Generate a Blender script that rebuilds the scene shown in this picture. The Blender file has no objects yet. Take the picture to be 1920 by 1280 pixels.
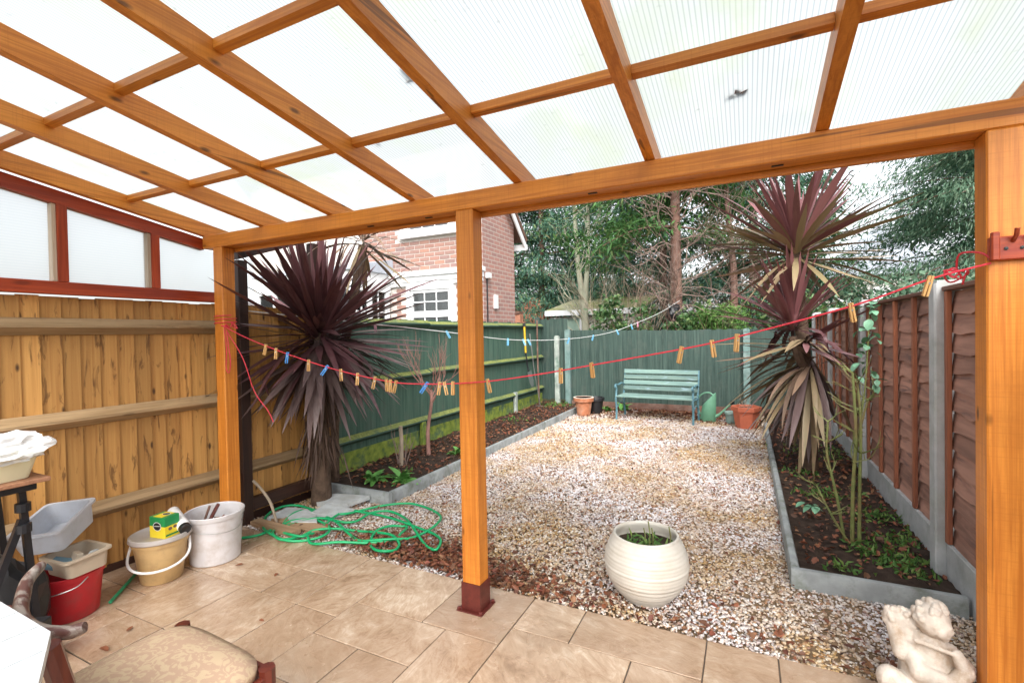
import bpy, bmesh, math, random
import numpy as np
from mathutils import Vector, Matrix, Euler
R = math.radians
rng = np.random.default_rng(11)
rnd = random.Random(5)
scene = bpy.context.scene
COL = scene.collection

# ------------------------------------------------------------------ camera, sky, sun, exposure
cam_d = bpy.data.cameras.new("camera"); cam = bpy.data.objects.new("camera", cam_d); COL.objects.link(cam)
cam.location = (0, 0, 1.5)
cam.rotation_euler = (R(89.116), R(1.0515), R(26.0))
cam_d.sensor_fit = 'HORIZONTAL'; cam_d.sensor_width = 36; cam_d.lens = 902 / 1920 * 36
cam_d.clip_start = 0.02; cam_d.clip_end = 1500
scene.camera = cam

SUN_EL, SUN_AZ = 46.0, 158.0         # azimuth clockwise from +Y (the garden's far end)
world = bpy.data.worlds.new("World"); scene.world = world; world.use_nodes = True
wt = world.node_tree
bg = wt.nodes["Background"]
sky = wt.nodes.new("ShaderNodeTexSky"); sky.sky_type = 'NISHITA'; sky.sun_disc = False
sky.sun_elevation = R(SUN_EL); sky.sun_rotation = R(SUN_AZ); sky.air_density = 1.0; sky.dust_density = 4.0; sky.ozone_density = 1.0
hs = wt.nodes.new("ShaderNodeHueSaturation"); hs.inputs["Saturation"].default_value = 0.22
wt.links.new(sky.outputs[0], hs.inputs["Color"]); wt.links.new(hs.outputs[0], bg.inputs["Color"])
bg.inputs["Strength"].default_value = 0.15
sun_d = bpy.data.lights.new("sun", 'SUN'); sun_d.energy = 0.7; sun_d.angle = R(35); sun_d.color = (1, .97, .92)
sun = bpy.data.objects.new("sun", sun_d); COL.objects.link(sun)
sun.rotation_euler = Euler((R(90 - SUN_EL), 0, R(180 - SUN_AZ) ), 'XYZ')
scene.view_settings.view_transform = 'Standard'; scene.view_settings.look = 'None'
scene.view_settings.exposure = 1.52; scene.view_settings.gamma = 1; scene.view_settings.use_curve_mapping = False
scene.render.engine = 'CYCLES'
cy = scene.cycles
cy.use_denoising = True
cy.max_bounces = 10; cy.diffuse_bounces = 5; cy.glossy_bounces = 3; cy.transmission_bounces = 6; cy.transparent_max_bounces = 24
cy.caustics_reflective = False; cy.caustics_refractive = False; cy.sample_clamp_indirect = 6

# ------------------------------------------------------------------ material helpers
def nm(name):
    m = bpy.data.materials.new(name); m.use_nodes = True
    nt = m.node_tree; b = nt.nodes["Principled BSDF"]
    return m, nt, b
def nd(nt, t, **k):
    n = nt.nodes.new(t)
    for a, v in k.items(): setattr(n, a, v)
    return n
def ramp(nt, fac, stops, interp='LINEAR'):
    n = nd(nt, "ShaderNodeValToRGB"); n.color_ramp.interpolation = interp
    el = n.color_ramp.elements
    while len(el) < len(stops): el.new(0.5)
    for e, (p, c) in zip(el, stops):
        e.position = p; e.color = (*c, 1) if len(c) == 3 else c
    nt.links.new(fac, n.inputs[0]); return n.outputs[0]
def noise(nt, vec, scale, detail=4, rough=.55, dist=0):
    n = nd(nt, "ShaderNodeTexNoise"); n.inputs["Scale"].default_value = scale; n.inputs["Detail"].default_value = detail
    n.inputs["Roughness"].default_value = rough; n.inputs["Distortion"].default_value = dist
    if vec is not None: nt.links.new(vec, n.inputs["Vector"])
    return n.outputs["Fac"]
def mapping(nt, vec, scale=(1, 1, 1), rot=(0, 0, 0)):
    n = nd(nt, "ShaderNodeMapping"); n.inputs["Scale"].default_value = scale; n.inputs["Rotation"].default_value = rot
    nt.links.new(vec, n.inputs["Vector"]); return n.outputs[0]
def objvec(nt, rand=True):
    tc = nd(nt, "ShaderNodeTexCoord")
    if not rand: return tc.outputs["Object"]
    oi = nd(nt, "ShaderNodeObjectInfo")
    mu = nd(nt, "ShaderNodeVectorMath", operation='MULTIPLY_ADD')
    cb = nd(nt, "ShaderNodeCombineXYZ")
    for i, k in enumerate((17.3, 29.1, 11.7)):
        mm = nd(nt, "ShaderNodeMath", operation='MULTIPLY'); mm.inputs[1].default_value = k
        nt.links.new(oi.outputs["Random"], mm.inputs[0]); nt.links.new(mm.outputs[0], cb.inputs[i])
    mu.inputs[1].default_value = (1, 1, 1)
    nt.links.new(tc.outputs["Object"], mu.inputs[0]); nt.links.new(cb.outputs[0], mu.inputs[2])
    return mu.outputs[0]
def mixc(nt, fac, a, b, mode='MIX'):
    n = nd(nt, "ShaderNodeMix", data_type='RGBA', blend_type=mode)
    for s, v in ((0, fac), (6, a), (7, b)):
        if isinstance(v, (int, float)): n.inputs[s].default_value = v
        elif isinstance(v, tuple): n.inputs[s].default_value = (*v, 1)
        else: nt.links.new(v, n.inputs[s])
    return n.outputs[2]
def math_(nt, op, a, b=None, clamp=False):
    n = nd(nt, "ShaderNodeMath", operation=op, use_clamp=clamp)
    for i, v in enumerate((a, b)):
        if v is None: continue
        if isinstance(v, (int, float)): n.inputs[i].default_value = v
        else: nt.links.new(v, n.inputs[i])
    return n.outputs[0]
def bump(nt, b, h, strength=.3, dist=.01):
    n = nd(nt, "ShaderNodeBump"); n.inputs["Strength"].default_value = strength; n.inputs["Distance"].default_value = dist
    nt.links.new(h, n.inputs["Height"]); nt.links.new(n.outputs[0], b.inputs["Normal"])
def setb(nt, b, color=None, rough=None, spec=None, metal=None):
    for k, v in (("Base Color", color), ("Roughness", rough), ("Specular IOR Level", spec), ("Metallic", metal)):
        if v is None: continue
        if isinstance(v, tuple): b.inputs[k].default_value = (*v, 1)
        elif isinstance(v, (int, float)): b.inputs[k].default_value = v
        else: nt.links.new(v, b.inputs[k])

def plain(name, col, rough=.5, var=.18, scale=9, bmp=.15, spec=.5, metal=0, dirt=None, dirt_amt=.5, dirt_scale=5):
    m, nt, b = nm(name); v = objvec(nt)
    n1 = noise(nt, v, scale, 5)
    lo = tuple(max(0, c * (1 - var)) for c in col); hi = tuple(min(1, c * (1 + var)) for c in col)
    c = ramp(nt, n1, [(.3, lo), (.7, hi)])
    if dirt:
        d = ramp(nt, noise(nt, v, dirt_scale, 8, .65), [(.48, (0, 0, 0)), (.68, (dirt_amt,) * 3)])
        c = mixc(nt, d, c, dirt)
    setb(nt, b, c, rough, spec, metal)
    if bmp: bump(nt, b, noise(nt, v, scale * 12, 4), bmp, .004)
    return m

def wood(name, light, dark, axis=2, rough=.45, fine=70, along=2.5, knots=.5, streak=None, streak_amt=.8, knotcol=None, bmp=.25, spec=.4, tone=.25, st=(.57, .66), sts=(20, 4), saw=0, g2w=.45, kn=(7, 2.2)):
    m, nt, b = nm(name); v = objvec(nt)
    s = [fine] * 3; s[axis] = along
    g = noise(nt, mapping(nt, v, s), 1.0, 5, .6, .6)
    s2 = [9] * 3; s2[axis] = .7
    g2 = noise(nt, mapping(nt, v, s2), 1.0, 3, .5, 1.2)
    f = math_(nt, 'ADD', math_(nt, 'MULTIPLY', g, 1 - g2w), math_(nt, 'MULTIPLY', g2, g2w))
    c = ramp(nt, f, [(.38, dark), (.60, light)])
    if saw:      # saw marks across the grain and uneven stain
        s5 = [3] * 3; s5[axis] = 160
        sm_ = ramp(nt, noise(nt, mapping(nt, v, s5), 1.0, 2, .5), [(.52, (0, 0, 0)), (.7, (saw,) * 3)])
        c = mixc(nt, sm_, c, dark)
        s6 = [38] * 3; s6[axis] = .9
        ck = ramp(nt, noise(nt, mapping(nt, v, s6), 1.0, 2, .4), [(.70, (0, 0, 0)), (.735, (.75,) * 3)])      # drying checks
        c = mixc(nt, ck, c, tuple(x * .3 for x in dark))
        un = ramp(nt, noise(nt, v, 3.3, 6, .65), [(.5, (0, 0, 0)), (.75, (.45,) * 3)])
        c = mixc(nt, un, c, tuple(x * .62 for x in dark))
    if tone:
        oi = nd(nt, "ShaderNodeObjectInfo"); hv = nd(nt, "ShaderNodeHueSaturation"); nt.links.new(c, hv.inputs["Color"])
        mr = nd(nt, "ShaderNodeMapRange"); mr.inputs["To Min"].default_value = 1 - tone; mr.inputs["To Max"].default_value = 1 + tone * .6
        nt.links.new(oi.outputs["Random"], mr.inputs[0]); nt.links.new(mr.outputs[0], hv.inputs["Value"]); c = hv.outputs[0]
    if streak:
        s3 = [sts[0]] * 3; s3[axis] = sts[1]
        d = ramp(nt, noise(nt, mapping(nt, v, s3), 1.0, 6, .6, .9), [(st[0], (0, 0, 0)), (st[1], (streak_amt,) * 3)])
        c = mixc(nt, d, c, streak)
    if knots:
        s4 = [kn[0]] * 3; s4[axis] = kn[1]
        vo = nd(nt, "ShaderNodeTexVoronoi"); vo.inputs["Scale"].default_value = 1.0
        nt.links.new(mapping(nt, v, s4), vo.inputs["Vector"])
        k = ramp(nt, vo.outputs["Distance"], [(.05, (knots,) * 3), (.115, (0, 0, 0))])
        c = mixc(nt, k, c, knotcol or tuple(x * .25 for x in dark))
    setb(nt, b, c, rough, spec)
    bump(nt, b, g, bmp, .003)
    return m

def islands(name, stops, rough=.6, spec=.4, transl=0, patch=None, interp='LINEAR', bmp=0):
    """colour picked per loose piece; patch=(scale, stops2) swaps the palette by a soft noise over the place"""
    m, nt, b = nm(name)
    geo = nd(nt, "ShaderNodeNewGeometry")
    c = ramp(nt, geo.outputs["Random Per Island"], stops, interp)
    if patch:
        c2 = ramp(nt, geo.outputs["Random Per Island"], patch[1], interp)
        f = ramp(nt, noise(nt, objvec(nt, False), patch[0], 4, .6), [(.42, (0, 0, 0)), (.58, (1, 1, 1))])
        c = mixc(nt, f, c, c2)
    setb(nt, b, c, rough, spec)
    if transl:
        out = nt.nodes["Material Output"]; tr = nd(nt, "ShaderNodeBsdfTranslucent"); mx = nd(nt, "ShaderNodeMixShader")
        mx.inputs[0].default_value = transl
        nt.links.new(c, tr.inputs[0]); nt.links.new(b.outputs[0], mx.inputs[1]); nt.links.new(tr.outputs[0], mx.inputs[2])
        nt.links.new(mx.outputs[0], out.inputs[0])
    return m

def polycarb(name, axis, pitch, stain=True, inner=True):
    m, nt, b = nm(name); nt.nodes.remove(b); out = nt.nodes["Material Output"]
    v = objvec(nt, False)
    tr = nd(nt, "ShaderNodeBsdfTransparent"); tl = nd(nt, "ShaderNodeBsdfTranslucent"); gl = nd(nt, "ShaderNodeBsdfGlossy")
    gl.inputs["Roughness"].default_value = .25
    if not inner:
        tr.inputs[0].default_value = (.97, .98, .98, 1)
        mx = nd(nt, "ShaderNodeMixShader"); mx.inputs[0].default_value = .06
        nt.links.new(tr.outputs[0], mx.inputs[1]); nt.links.new(gl.outputs[0], mx.inputs[2]); nt.links.new(mx.outputs[0], out.inputs[0])
        return m
    w = nd(nt, "ShaderNodeTexWave", wave_type='BANDS', bands_direction='XYZ'[axis])
    w.inputs["Scale"].default_value = 1 / pitch * math.pi / 10; w.inputs["Distortion"].default_value = 0
    nt.links.new(v, w.inputs["Vector"])
    rib = ramp(nt, w.outputs["Fac"], [(.08, (0, 0, 0)), (.3, (1, 1, 1))])
    col = mixc(nt, rib, (.40, .435, .44) if axis == 0 else (.9, .93, .95), (.555, .585, .585) if axis == 0 else (.97, .985, .99))
    if stain:
        s = [2.2] * 3; s[1 if axis == 0 else 2] = .8
        st = ramp(nt, noise(nt, mapping(nt, v, s), 1.3, 7, .65), [(.47, (0, 0, 0)), (.72, (.7,) * 3)])
        col = mixc(nt, st, col, (.47, .53, .36))
        sp = ramp(nt, noise(nt, v, 26, 5, .6), [(.64, (0, 0, 0)), (.74, (.6,) * 3)])
        col = mixc(nt, sp, col, (.33, .34, .32))
    nt.links.new(col, tl.inputs[0]); nt.links.new(col, tr.inputs[0])
    m1 = nd(nt, "ShaderNodeMixShader"); m1.inputs[0].default_value = .82 if axis == 0 else .6
    nt.links.new(tr.outputs[0], m1.inputs[1]); nt.links.new(tl.outputs[0], m1.inputs[2])
    m2 = nd(nt, "ShaderNodeMixShader"); m2.inputs[0].default_value = .04
    nt.links.new(m1.outputs[0], m2.inputs[1]); nt.links.new(gl.outputs[0], m2.inputs[2]); nt.links.new(m2.outputs[0], out.inputs[0])
    return m

# ------------------------------------------------------------------ mesh helpers
class MB:
    def __init__(s): s.v = []; s.f = []; s.mi = []; s.cur = 0
    def add(s, vs, fs):
        o = len(s.v); s.v += [tuple(p) for p in vs]; s.f += [tuple(i + o for i in f) for f in fs]; s.mi += [s.cur] * len(fs); return s
    def box(s, x0, x1, y0, y1, z0, z1, c=0.0):
        if c <= 0:
            return s.add([(x, y, z) for x in (x0, x1) for y in (y0, y1) for z in (z0, z1)],
                         [(0, 1, 3, 2), (4, 6, 7, 5), (0, 4, 5, 1), (2, 3, 7, 6), (0, 2, 6, 4), (1, 5, 7, 3)])
        lo = (x0, y0, z0); hi = (x1, y1, z1); vs = []; idx = {}
        for sx in (0, 1):
            for sy in (0, 1):
                for sz in (0, 1):
                    sg = (sx, sy, sz)
                    for a in range(3):
                        p = [(hi[k] if sg[k] else lo[k]) + (0 if k == a else (-c if sg[k] else c)) for k in range(3)]
                        idx[sg, a] = len(vs); vs.append(p)
        fs = []
        def sgn(a, sa, b, sb, d, sd):
            t = [0, 0, 0]; t[a] = sa; t[b] = sb; t[d] = sd; return tuple(t)
        for a in range(3):
            b, d = (a + 1) % 3, (a + 2) % 3
            for sa in (0, 1):
                fs.append([idx[sgn(a, sa, b, q[0], d, q[1]), a] for q in ((0, 0), (1, 0), (1, 1), (0, 1))])
            for sb in (0, 1):
                for sd in (0, 1):
                    fs.append([idx[sgn(a, 0, b, sb, d, sd), b], idx[sgn(a, 0, b, sb, d, sd), d], idx[sgn(a, 1, b, sb, d, sd), d], idx[sgn(a, 1, b, sb, d, sd), b]])
        for sx in (0, 1):
            for sy in (0, 1):
                for sz in (0, 1): fs.append([idx[(sx, sy, sz), a] for a in range(3)])
        return s.add(vs, fs)
    def tube(s, pts, r, seg=8, closed=False, cap=True):
        pts = [Vector(p) for p in pts]; n = len(pts); rs = r if isinstance(r, (list, tuple)) else [r] * n
        t0 = (pts[1] - pts[0]).normalized()
        u = t0.orthogonal().normalized(); vs = []; fs = []
        for i in range(n):
            if closed: t = (pts[(i + 1) % n] - pts[i - 1]).normalized()
            else: t = (pts[min(i + 1, n - 1)] - pts[max(i - 1, 0)]).normalized()
            u = (u - t * u.dot(t)).normalized() if (u - t * u.dot(t)).length > 1e-6 else t.orthogonal().normalized()
            w = t.cross(u)
            for k in range(seg):
                a = 2 * math.pi * k / seg; vs.append(pts[i] + (u * math.cos(a) + w * math.sin(a)) * rs[i])
        for i in range(n if closed else n - 1):
            j = (i + 1) % n
            for k in range(seg): fs.append((i * seg + k, i * seg + (k + 1) % seg, j * seg + (k + 1) % seg, j * seg + k))
        if cap and not closed:
            fs.append(tuple(range(seg))[::-1]); fs.append(tuple(range((n - 1) * seg, n * seg)))
        return s.add(vs, fs)
    def lathe(s, prof, seg=32, cx=0, cy_=0, z0=0, sx=1, sy=1):
        vs = []; fs = []; n = len(prof)
        for r, z in prof:
            for k in range(seg):
                a = 2 * math.pi * k / seg; vs.append((cx + sx * r * math.cos(a), cy_ + sy * r * math.sin(a), z0 + z))
        for i in range(n - 1):
            for k in range(seg): fs.append((i * seg + k, i * seg + (k + 1) % seg, (i + 1) * seg + (k + 1) % seg, (i + 1) * seg + k))
        if prof[0][0] > 1e-5: fs.append(tuple(range(seg))[::-1])
        if prof[-1][0] > 1e-5: fs.append(tuple(range((n - 1) * seg, n * seg)))
        return s.add(vs, fs)
    def prism(s, poly, axis, a, b):
        """poly: list of 2D points in the plane of the two other axes (in xyz order), extruded from a to b"""
        n = len(poly); vs = []
        for t in (a, b):
            for p in poly:
                q = list(p); q.insert(axis, t); vs.append(q)
        fs = [tuple(range(n))[::-1], tuple(range(n, 2 * n))] + [(i, (i + 1) % n, n + (i + 1) % n, n + i) for i in range(n)]
        return s.add(vs, fs)
    def blob(s, c, r, seg=10, rings=7):
        r = r if isinstance(r, (tuple, list)) else (r, r, r)
        prof = [(math.sin(math.pi * i / rings), -math.cos(math.pi * i / rings)) for i in range(rings + 1)]
        vs = []; fs = []
        for q, z in prof:
            for k in range(seg):
                a = 2 * math.pi * k / seg; vs.append((c[0] + r[0] * q * math.cos(a), c[1] + r[1] * q * math.sin(a), c[2] + r[2] * z))
        for i in range(rings):
            for k in range(seg): fs.append((i * seg + k, i * seg + (k + 1) % seg, (i + 1) * seg + (k + 1) % seg, (i + 1) * seg + k))
        return s.add(vs, fs)
    def xf(s, M):
        s.v = [tuple(M @ Vector(p)) for p in s.v]; return s
    def build(s, name, mat, parent=None, world=False, smooth=False, origin=None, weld=True):
        me = bpy.data.meshes.new(name)
        off = Vector((0, 0, 0))
        if world and parent: off = wloc(parent)
        if origin is not None: off = off + Vector(origin)
        me.from_pydata([tuple(Vector(p) - off) for p in s.v], [], s.f)
        mats = mat if isinstance(mat, (list, tuple)) else [mat]
        for m in mats: me.materials.append(m)
        if len(mats) > 1: me.polygons.foreach_set("material_index", s.mi)
        bm = bmesh.new(); bm.from_mesh(me)
        if weld: bmesh.ops.remove_doubles(bm, verts=bm.verts, dist=1e-6)
        bmesh.ops.recalc_face_normals(bm, faces=bm.faces); bm.to_mesh(me); bm.free()
        if smooth:
            me.polygons.foreach_set("use_smooth", [True] * len(me.polygons))
            if smooth != 'all': me.set_sharp_from_angle(angle=R(40))
        o = bpy.data.objects.new(name, me); COL.objects.link(o)
        if parent: o.parent = parent
        if origin is not None: o.location = origin
        return o
def wloc(o):
    p = Vector((0, 0, 0))
    while o: p += o.location; o = o.parent
    return p
def thing(name, label, cat, loc=(0, 0, 0), rotz=0, group=None, rot=None):
    o = bpy.data.objects.new(name, None); COL.objects.link(o); o.empty_display_size = .1
    o.location = loc; o.rotation_euler = rot or (0, 0, rotz)
    return tag(o, label, cat, group)
def tag(o, label=None, cat=None, group=None, kind=None):
    for k, v in (("label", label), ("category", cat), ("group", group), ("kind", kind)):
        if v: o[k] = v
    return o
def cp(o, loc=None, rot=None, sc=None, parent=None, mat=None):
    c = o.copy(); COL.objects.link(c)
    if loc is not None: c.location = loc
    if rot is not None: c.rotation_euler = rot
    if sc is not None: c.scale = sc if isinstance(sc, (tuple, list)) else (sc,) * 3
    if parent is not None: c.parent = parent
    return c
def mass(name, verts, faces, mat, parent=None, smooth=False):
    """big mesh from arrays: verts (n,3), faces (m,k) all the same size"""
    me = bpy.data.meshes.new(name); k = faces.shape[1]; m = len(faces)
    me.vertices.add(len(verts)); me.vertices.foreach_set("co", verts.astype(np.float32).ravel())
    me.loops.add(m * k); me.loops.foreach_set("vertex_index", faces.astype(np.int32).ravel())
    me.polygons.add(m); me.polygons.foreach_set("loop_start", np.arange(0, m * k, k, dtype=np.int32))
    try: me.polygons.foreach_set("loop_total", np.full(m, k, dtype=np.int32))
    except Exception: pass
    me.update(calc_edges=True); me.validate()
    me.materials.append(mat)
    if smooth: me.polygons.foreach_set("use_smooth", [True] * m)
    o = bpy.data.objects.new(name, me); COL.objects.link(o)
    if parent: o.parent = parent
    return o
def norm(a): return a / np.maximum(np.linalg.norm(a, axis=-1, keepdims=True), 1e-9)
def leafcloud(pos, d, length, width, fold=.25, curl=0.0, flat=None):
    """one folded diamond leaf at each pos along d"""
    n = len(pos); d = norm(d); side = norm(np.cross(d, rng.normal(size=(n, 3)) if flat is None else rng.normal(size=(n, 3)) * flat + np.array([0, 0, 1.0]))); up = np.cross(side, d)
    L = np.broadcast_to(np.asarray(length, float).reshape(-1, 1), (n, 1)); W = np.broadcast_to(np.asarray(width, float).reshape(-1, 1), (n, 1))
    a = pos; b = pos + d * L * .45 + side * W * .5 + up * W * fold; c = pos + d * L - up * L * curl; e = pos + d * L * .45 - side * W * .5 + up * W * fold
    V = np.stack([a, b, c, e], 1).reshape(-1, 3)
    i = np.arange(n)[:, None] * 4
    F = np.concatenate([i + np.array([[0, 1, 2]]), i + np.array([[0, 2, 3]])])
    return V, F
def deadleaf(pos, d, L, W):
    """pointed oval leaf, cupped and curled, for leaves on the ground"""
    n = len(pos); d = norm(d); up0 = norm(rng.normal(size=(n, 3)) * .45 + np.array([0, 0, 1.0])); side = norm(np.cross(up0, d)); up = np.cross(d, side)
    L = np.asarray(L, float).reshape(-1, 1) * np.ones((n, 1)); W = np.asarray(W, float).reshape(-1, 1) * np.ones((n, 1)); cu = rng.uniform(-.25, .45, (n, 1))
    def q(t, s, h): return pos + d * L * t + side * W * s + up * (W * h + L * cu * (t - .5) ** 2)
    V = np.stack([q(0, 0, 0), q(.3, .46, .22), q(.72, .36, .25), q(1, 0, .0), q(.68, -.40, .2), q(.28, -.44, .28), q(.5, .03, 0)], 1).reshape(-1, 3)
    f = np.array([(6, 0, 1), (6, 1, 2), (6, 2, 3), (6, 3, 4), (6, 4, 5), (6, 5, 0)])
    return V, (np.arange(n)[:, None, None] * 7 + f[None]).reshape(-1, 3)
def crom(pts, n=8):
    pts = [Vector(p) for p in pts]; out = []
    P = [pts[0] * 2 - pts[1]] + pts + [pts[-1] * 2 - pts[-2]]
    for i in range(1, len(P) - 2):
        a, b, c, d = P[i - 1:i + 3]
        for k in range(n):
            t = k / n
            out.append(.5 * ((2 * b) + (c - a) * t + (2 * a - 5 * b + 4 * c - d) * t * t + (3 * b - a - 3 * c + d) * t ** 3))
    out.append(pts[-1]); return out
def twigs(mb, p, d, L, r, depth, rr, spread=.6, up=.15, kids=(2, 3), seg=5, wig=.12):
    """a tapering, wandering branch that forks"""
    p = Vector(p); d = Vector(d).normalized(); pts = [p]; n = 4
    for i in range(n):
        d = (d + Vector((rr.uniform(-wig, wig), rr.uniform(-wig, wig), rr.uniform(-wig, wig) + up * .2))).normalized()
        pts.append(pts[-1] + d * L / n)
    mb.tube(pts, [r * (1 - .45 * i / n) for i in range(n + 1)], seg if r > .006 else 3)
    if depth <= 0: return
    for k in range(rr.randint(*kids)):
        q = pts[rr.randint(2, n)]; nd_ = (d + Vector((rr.uniform(-spread, spread), rr.uniform(-spread, spread), rr.uniform(-spread * .4, spread * .8) + up))).normalized()
        twigs(mb, q, nd_, L * rr.uniform(.55, .85), r * .58, depth - 1, rr, spread, up, kids, seg, wig)

# ------------------------------------------------------------------ materials
ORANGE = dict(light=(.67, .250, .038), dark=(.47, .145, .018), rough=.42, fine=85, along=2.0, knots=.9, spec=.4, tone=.14, saw=.35, g2w=.25, kn=(9, 3.4))
M = {}
M['wood_y'] = wood('orange_stained_pine_rafter', axis=1, **ORANGE)
M['wood_x'] = wood('orange_stained_pine_beam', axis=0, **ORANGE)
M['wood_z'] = wood('orange_stained_pine_post', axis=2, **ORANGE)
M['red_y'] = wood('red_stained_rail', (.38, .058, .018), (.22, .028, .011), 1, .42, knots=.5)
M['red_z'] = wood('red_stained_upright', (.38, .058, .018), (.22, .028, .011), 2, .42, knots=.5)
M['red_x'] = wood('red_stained_block', (.42, .07, .02), (.25, .03, .012), 0, .4, knots=.6)
M['reflection_z'] = wood('pale_reflection_strip', (.55, .46, .36), (.42, .33, .25), 2, .6, knots=0)  # pale wood tone puts the uprights' reflection into the colour
M['fence_board'] = wood('weathered_larch_board', (.54, .285, .085), (.42, .20, .055), 2, .62, fine=60, along=1.2, knots=.95, knotcol=(.05, .02, .008), streak=(.085, .032, .010), streak_amt=.72, tone=.30, st=(.57, .66), sts=(26, 4.5), g2w=.3, kn=(9, 3.5))
M['fence_rail'] = wood('weathered_larch_rail', (.42, .29, .16), (.28, .18, .09), 1, .65, knots=.5, streak=(.16, .10, .05), streak_amt=.5, sts=(14, 1.5))
M['dark_wood'] = wood('dark_brown_stain', (.055, .024, .016), (.028, .012, .009), 2, .5, knots=.2)
M['dark_wood_y'] = wood('dark_brown_stain_rail', (.055, .024, .016), (.028, .012, .009), 1, .5, knots=.2)
def green_wood(name, axis, moss_top=False, algae=0.0, light=(.078, .140, .104), dark=(.034, .074, .056)):
    m, nt, b = nm(name); v = objvec(nt)
    s = [30] * 3; s[axis] = 1.3
    g = noise(nt, mapping(nt, v, s), 1, 5, .65, .5)
    c = ramp(nt, g, [(.3, dark), (.62, light), (.8, tuple(min(1, x * 1.6) for x in light))])
    w = ramp(nt, noise(nt, v, 3.1, 6, .7), [(.5, (0, 0, 0)), (.75, (.55,) * 3)])
    c = mixc(nt, w, c, (.10, .115, .095))
    geo = nd(nt, "ShaderNodeNewGeometry")
    if moss_top:
        sx = nd(nt, "ShaderNodeSeparateXYZ"); nt.links.new(geo.outputs["Normal"], sx.inputs[0])
        mk = math_(nt, 'MULTIPLY', math_(nt, 'GREATER_THAN', sx.outputs[2], .15), ramp(nt, noise(nt, v, 5, 6, .7), [(.3, (.25,) * 3), (.55, (.95,) * 3)]))
        c = mixc(nt, mk, c, ramp(nt, noise(nt, v, 30, 4), [(.3, (.13, .16, .035)), (.7, (.29, .31, .10))]))
    if algae:
        al = ramp(nt, noise(nt, v, 3.5, 6, .7), [(.32, (0, 0, 0)), (.52, (algae,) * 3)])
        c = mixc(nt, al, c, ramp(nt, noise(nt, v, 14, 4), [(.3, (.10, .16, .03)), (.7, (.30, .36, .06))]))
    setb(nt, b, c, .75, .25); bump(nt, b, g, .3, .003); return m
M['green_board'] = green_wood('green_painted_fence_board', 2)
M['green_back'] = green_wood('faded_green_fence_board', 2, light=(.062, .098, .082), dark=(.024, .046, .040))
M['green_rail'] = green_wood('mossy_green_rail', 1, moss_top=True)
M['green_base'] = green_wood('algae_covered_gravel_board', 1, algae=.95)
M['bench_paint'] = wood('weathered_pale_green_bench_slat', (.20, .30, .255), (.105, .19, .18), 0, .6, fine=45, knots=0, streak=(.27, .38, .44), streak_amt=.6)
M['bench_iron'] = plain('blue_green_painted_iron', (.09, .20, .24), .45, .3, 20, .15)
M['panel_board'] = wood('red_brown_waney_lap_board', (.42, .225, .165), (.25, .130, .098), 1, .68, fine=28, knots=.6, streak=(.13, .08, .072), streak_amt=.7, sts=(14, 2))
M['panel_batten'] = wood('red_brown_batten', (.36, .13, .065), (.20, .07, .04), 2, .6, knots=.3)
M['panel_cap'] = wood('red_brown_capping', (.22, .11, .075), (.12, .055, .04), 1, .65, knots=.3)
M['concrete'] = plain('pale_concrete', (.42, .43, .43), .85, .16, 7, .35, .3, dirt=(.24, .27, .22), dirt_amt=.5)
M['kerb'] = plain('damp_concrete_edging', (.29, .31, .31), .7, .3, 6, .5, .35, dirt=(.13, .15, .11), dirt_amt=.8, dirt_scale=7)
M['concrete_green'] = plain('green_stained_concrete_post', (.14, .22, .205), .8, .25, 9, .3, .3, dirt=(.28, .31, .29), dirt_amt=.6)
M['white_concrete'] = plain('lichen_white_post', (.34, .38, .34), .8, .25, 9, .3, .3, dirt=(.10, .17, .13), dirt_amt=.85)

def tile_mat():
    m, nt, b = nm('beige_riven_porcelain')
    v = objvec(nt); oi = nd(nt, "ShaderNodeObjectInfo")
    vr = nd(nt, "ShaderNodeVectorRotate", rotation_type='Z_AXIS')
    nt.links.new(v, vr.inputs["Vector"]); nt.links.new(math_(nt, 'MULTIPLY', oi.outputs["Random"], 37.0), vr.inputs["Angle"])
    v2 = vr.outputs[0]
    band = noise(nt, mapping(nt, v2, (6.0, 12.5, 6)), 1, 10, .74, 2.4)
    cloud = noise(nt, v2, 4.2, 6, .6, .7)
    f = math_(nt, 'ADD', math_(nt, 'MULTIPLY', band, .52), math_(nt, 'MULTIPLY', cloud, .48))
    c = ramp(nt, f, [(.33, (.24, .145, .085)), (.43, (.41, .275, .175)), (.53, (.53, .385, .265)), (.64, (.70, .57, .44))])
    c = mixc(nt, math_(nt, 'MULTIPLY', oi.outputs["Random"], .6), c, (.30, .195, .125))
    dirt = ramp(nt, noise(nt, nd(nt, "ShaderNodeNewGeometry").outputs["Position"], 1.7, 7, .65), [(.52, (0, 0, 0)), (.74, (.5,) * 3)])
    c = mixc(nt, dirt, c, (.24, .16, .10))
    wet = ramp(nt, noise(nt, nd(nt, "ShaderNodeNewGeometry").outputs["Position"], 1.25, 5, .6), [(.44, (.05,) * 3), (.60, (.30,) * 3)])
    setb(nt, b, c, wet, 1.0)
    bump(nt, b, math_(nt, 'ADD', band, noise(nt, v2, 22, 7, .65)), .42, .006)
    return m
M['tile'] = tile_mat()
M['grout'] = plain('grey_grout', (.10, .078, .06), .9, .2, 30, .2, .2)
M['soil'] = plain('dark_damp_soil', (.045, .030, .022), .9, .5, 14, .9, .2)
M['ground'] = plain('rough_garden_ground', (.085, .085, .045), .95, .4, 1.2, .5, .1)
M['gravel_bed'] = plain('sandy_gravel_bed', (.20, .135, .08), .95, .4, 50, .8, .2)
W1 = (.80, .77, .74)
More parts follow.
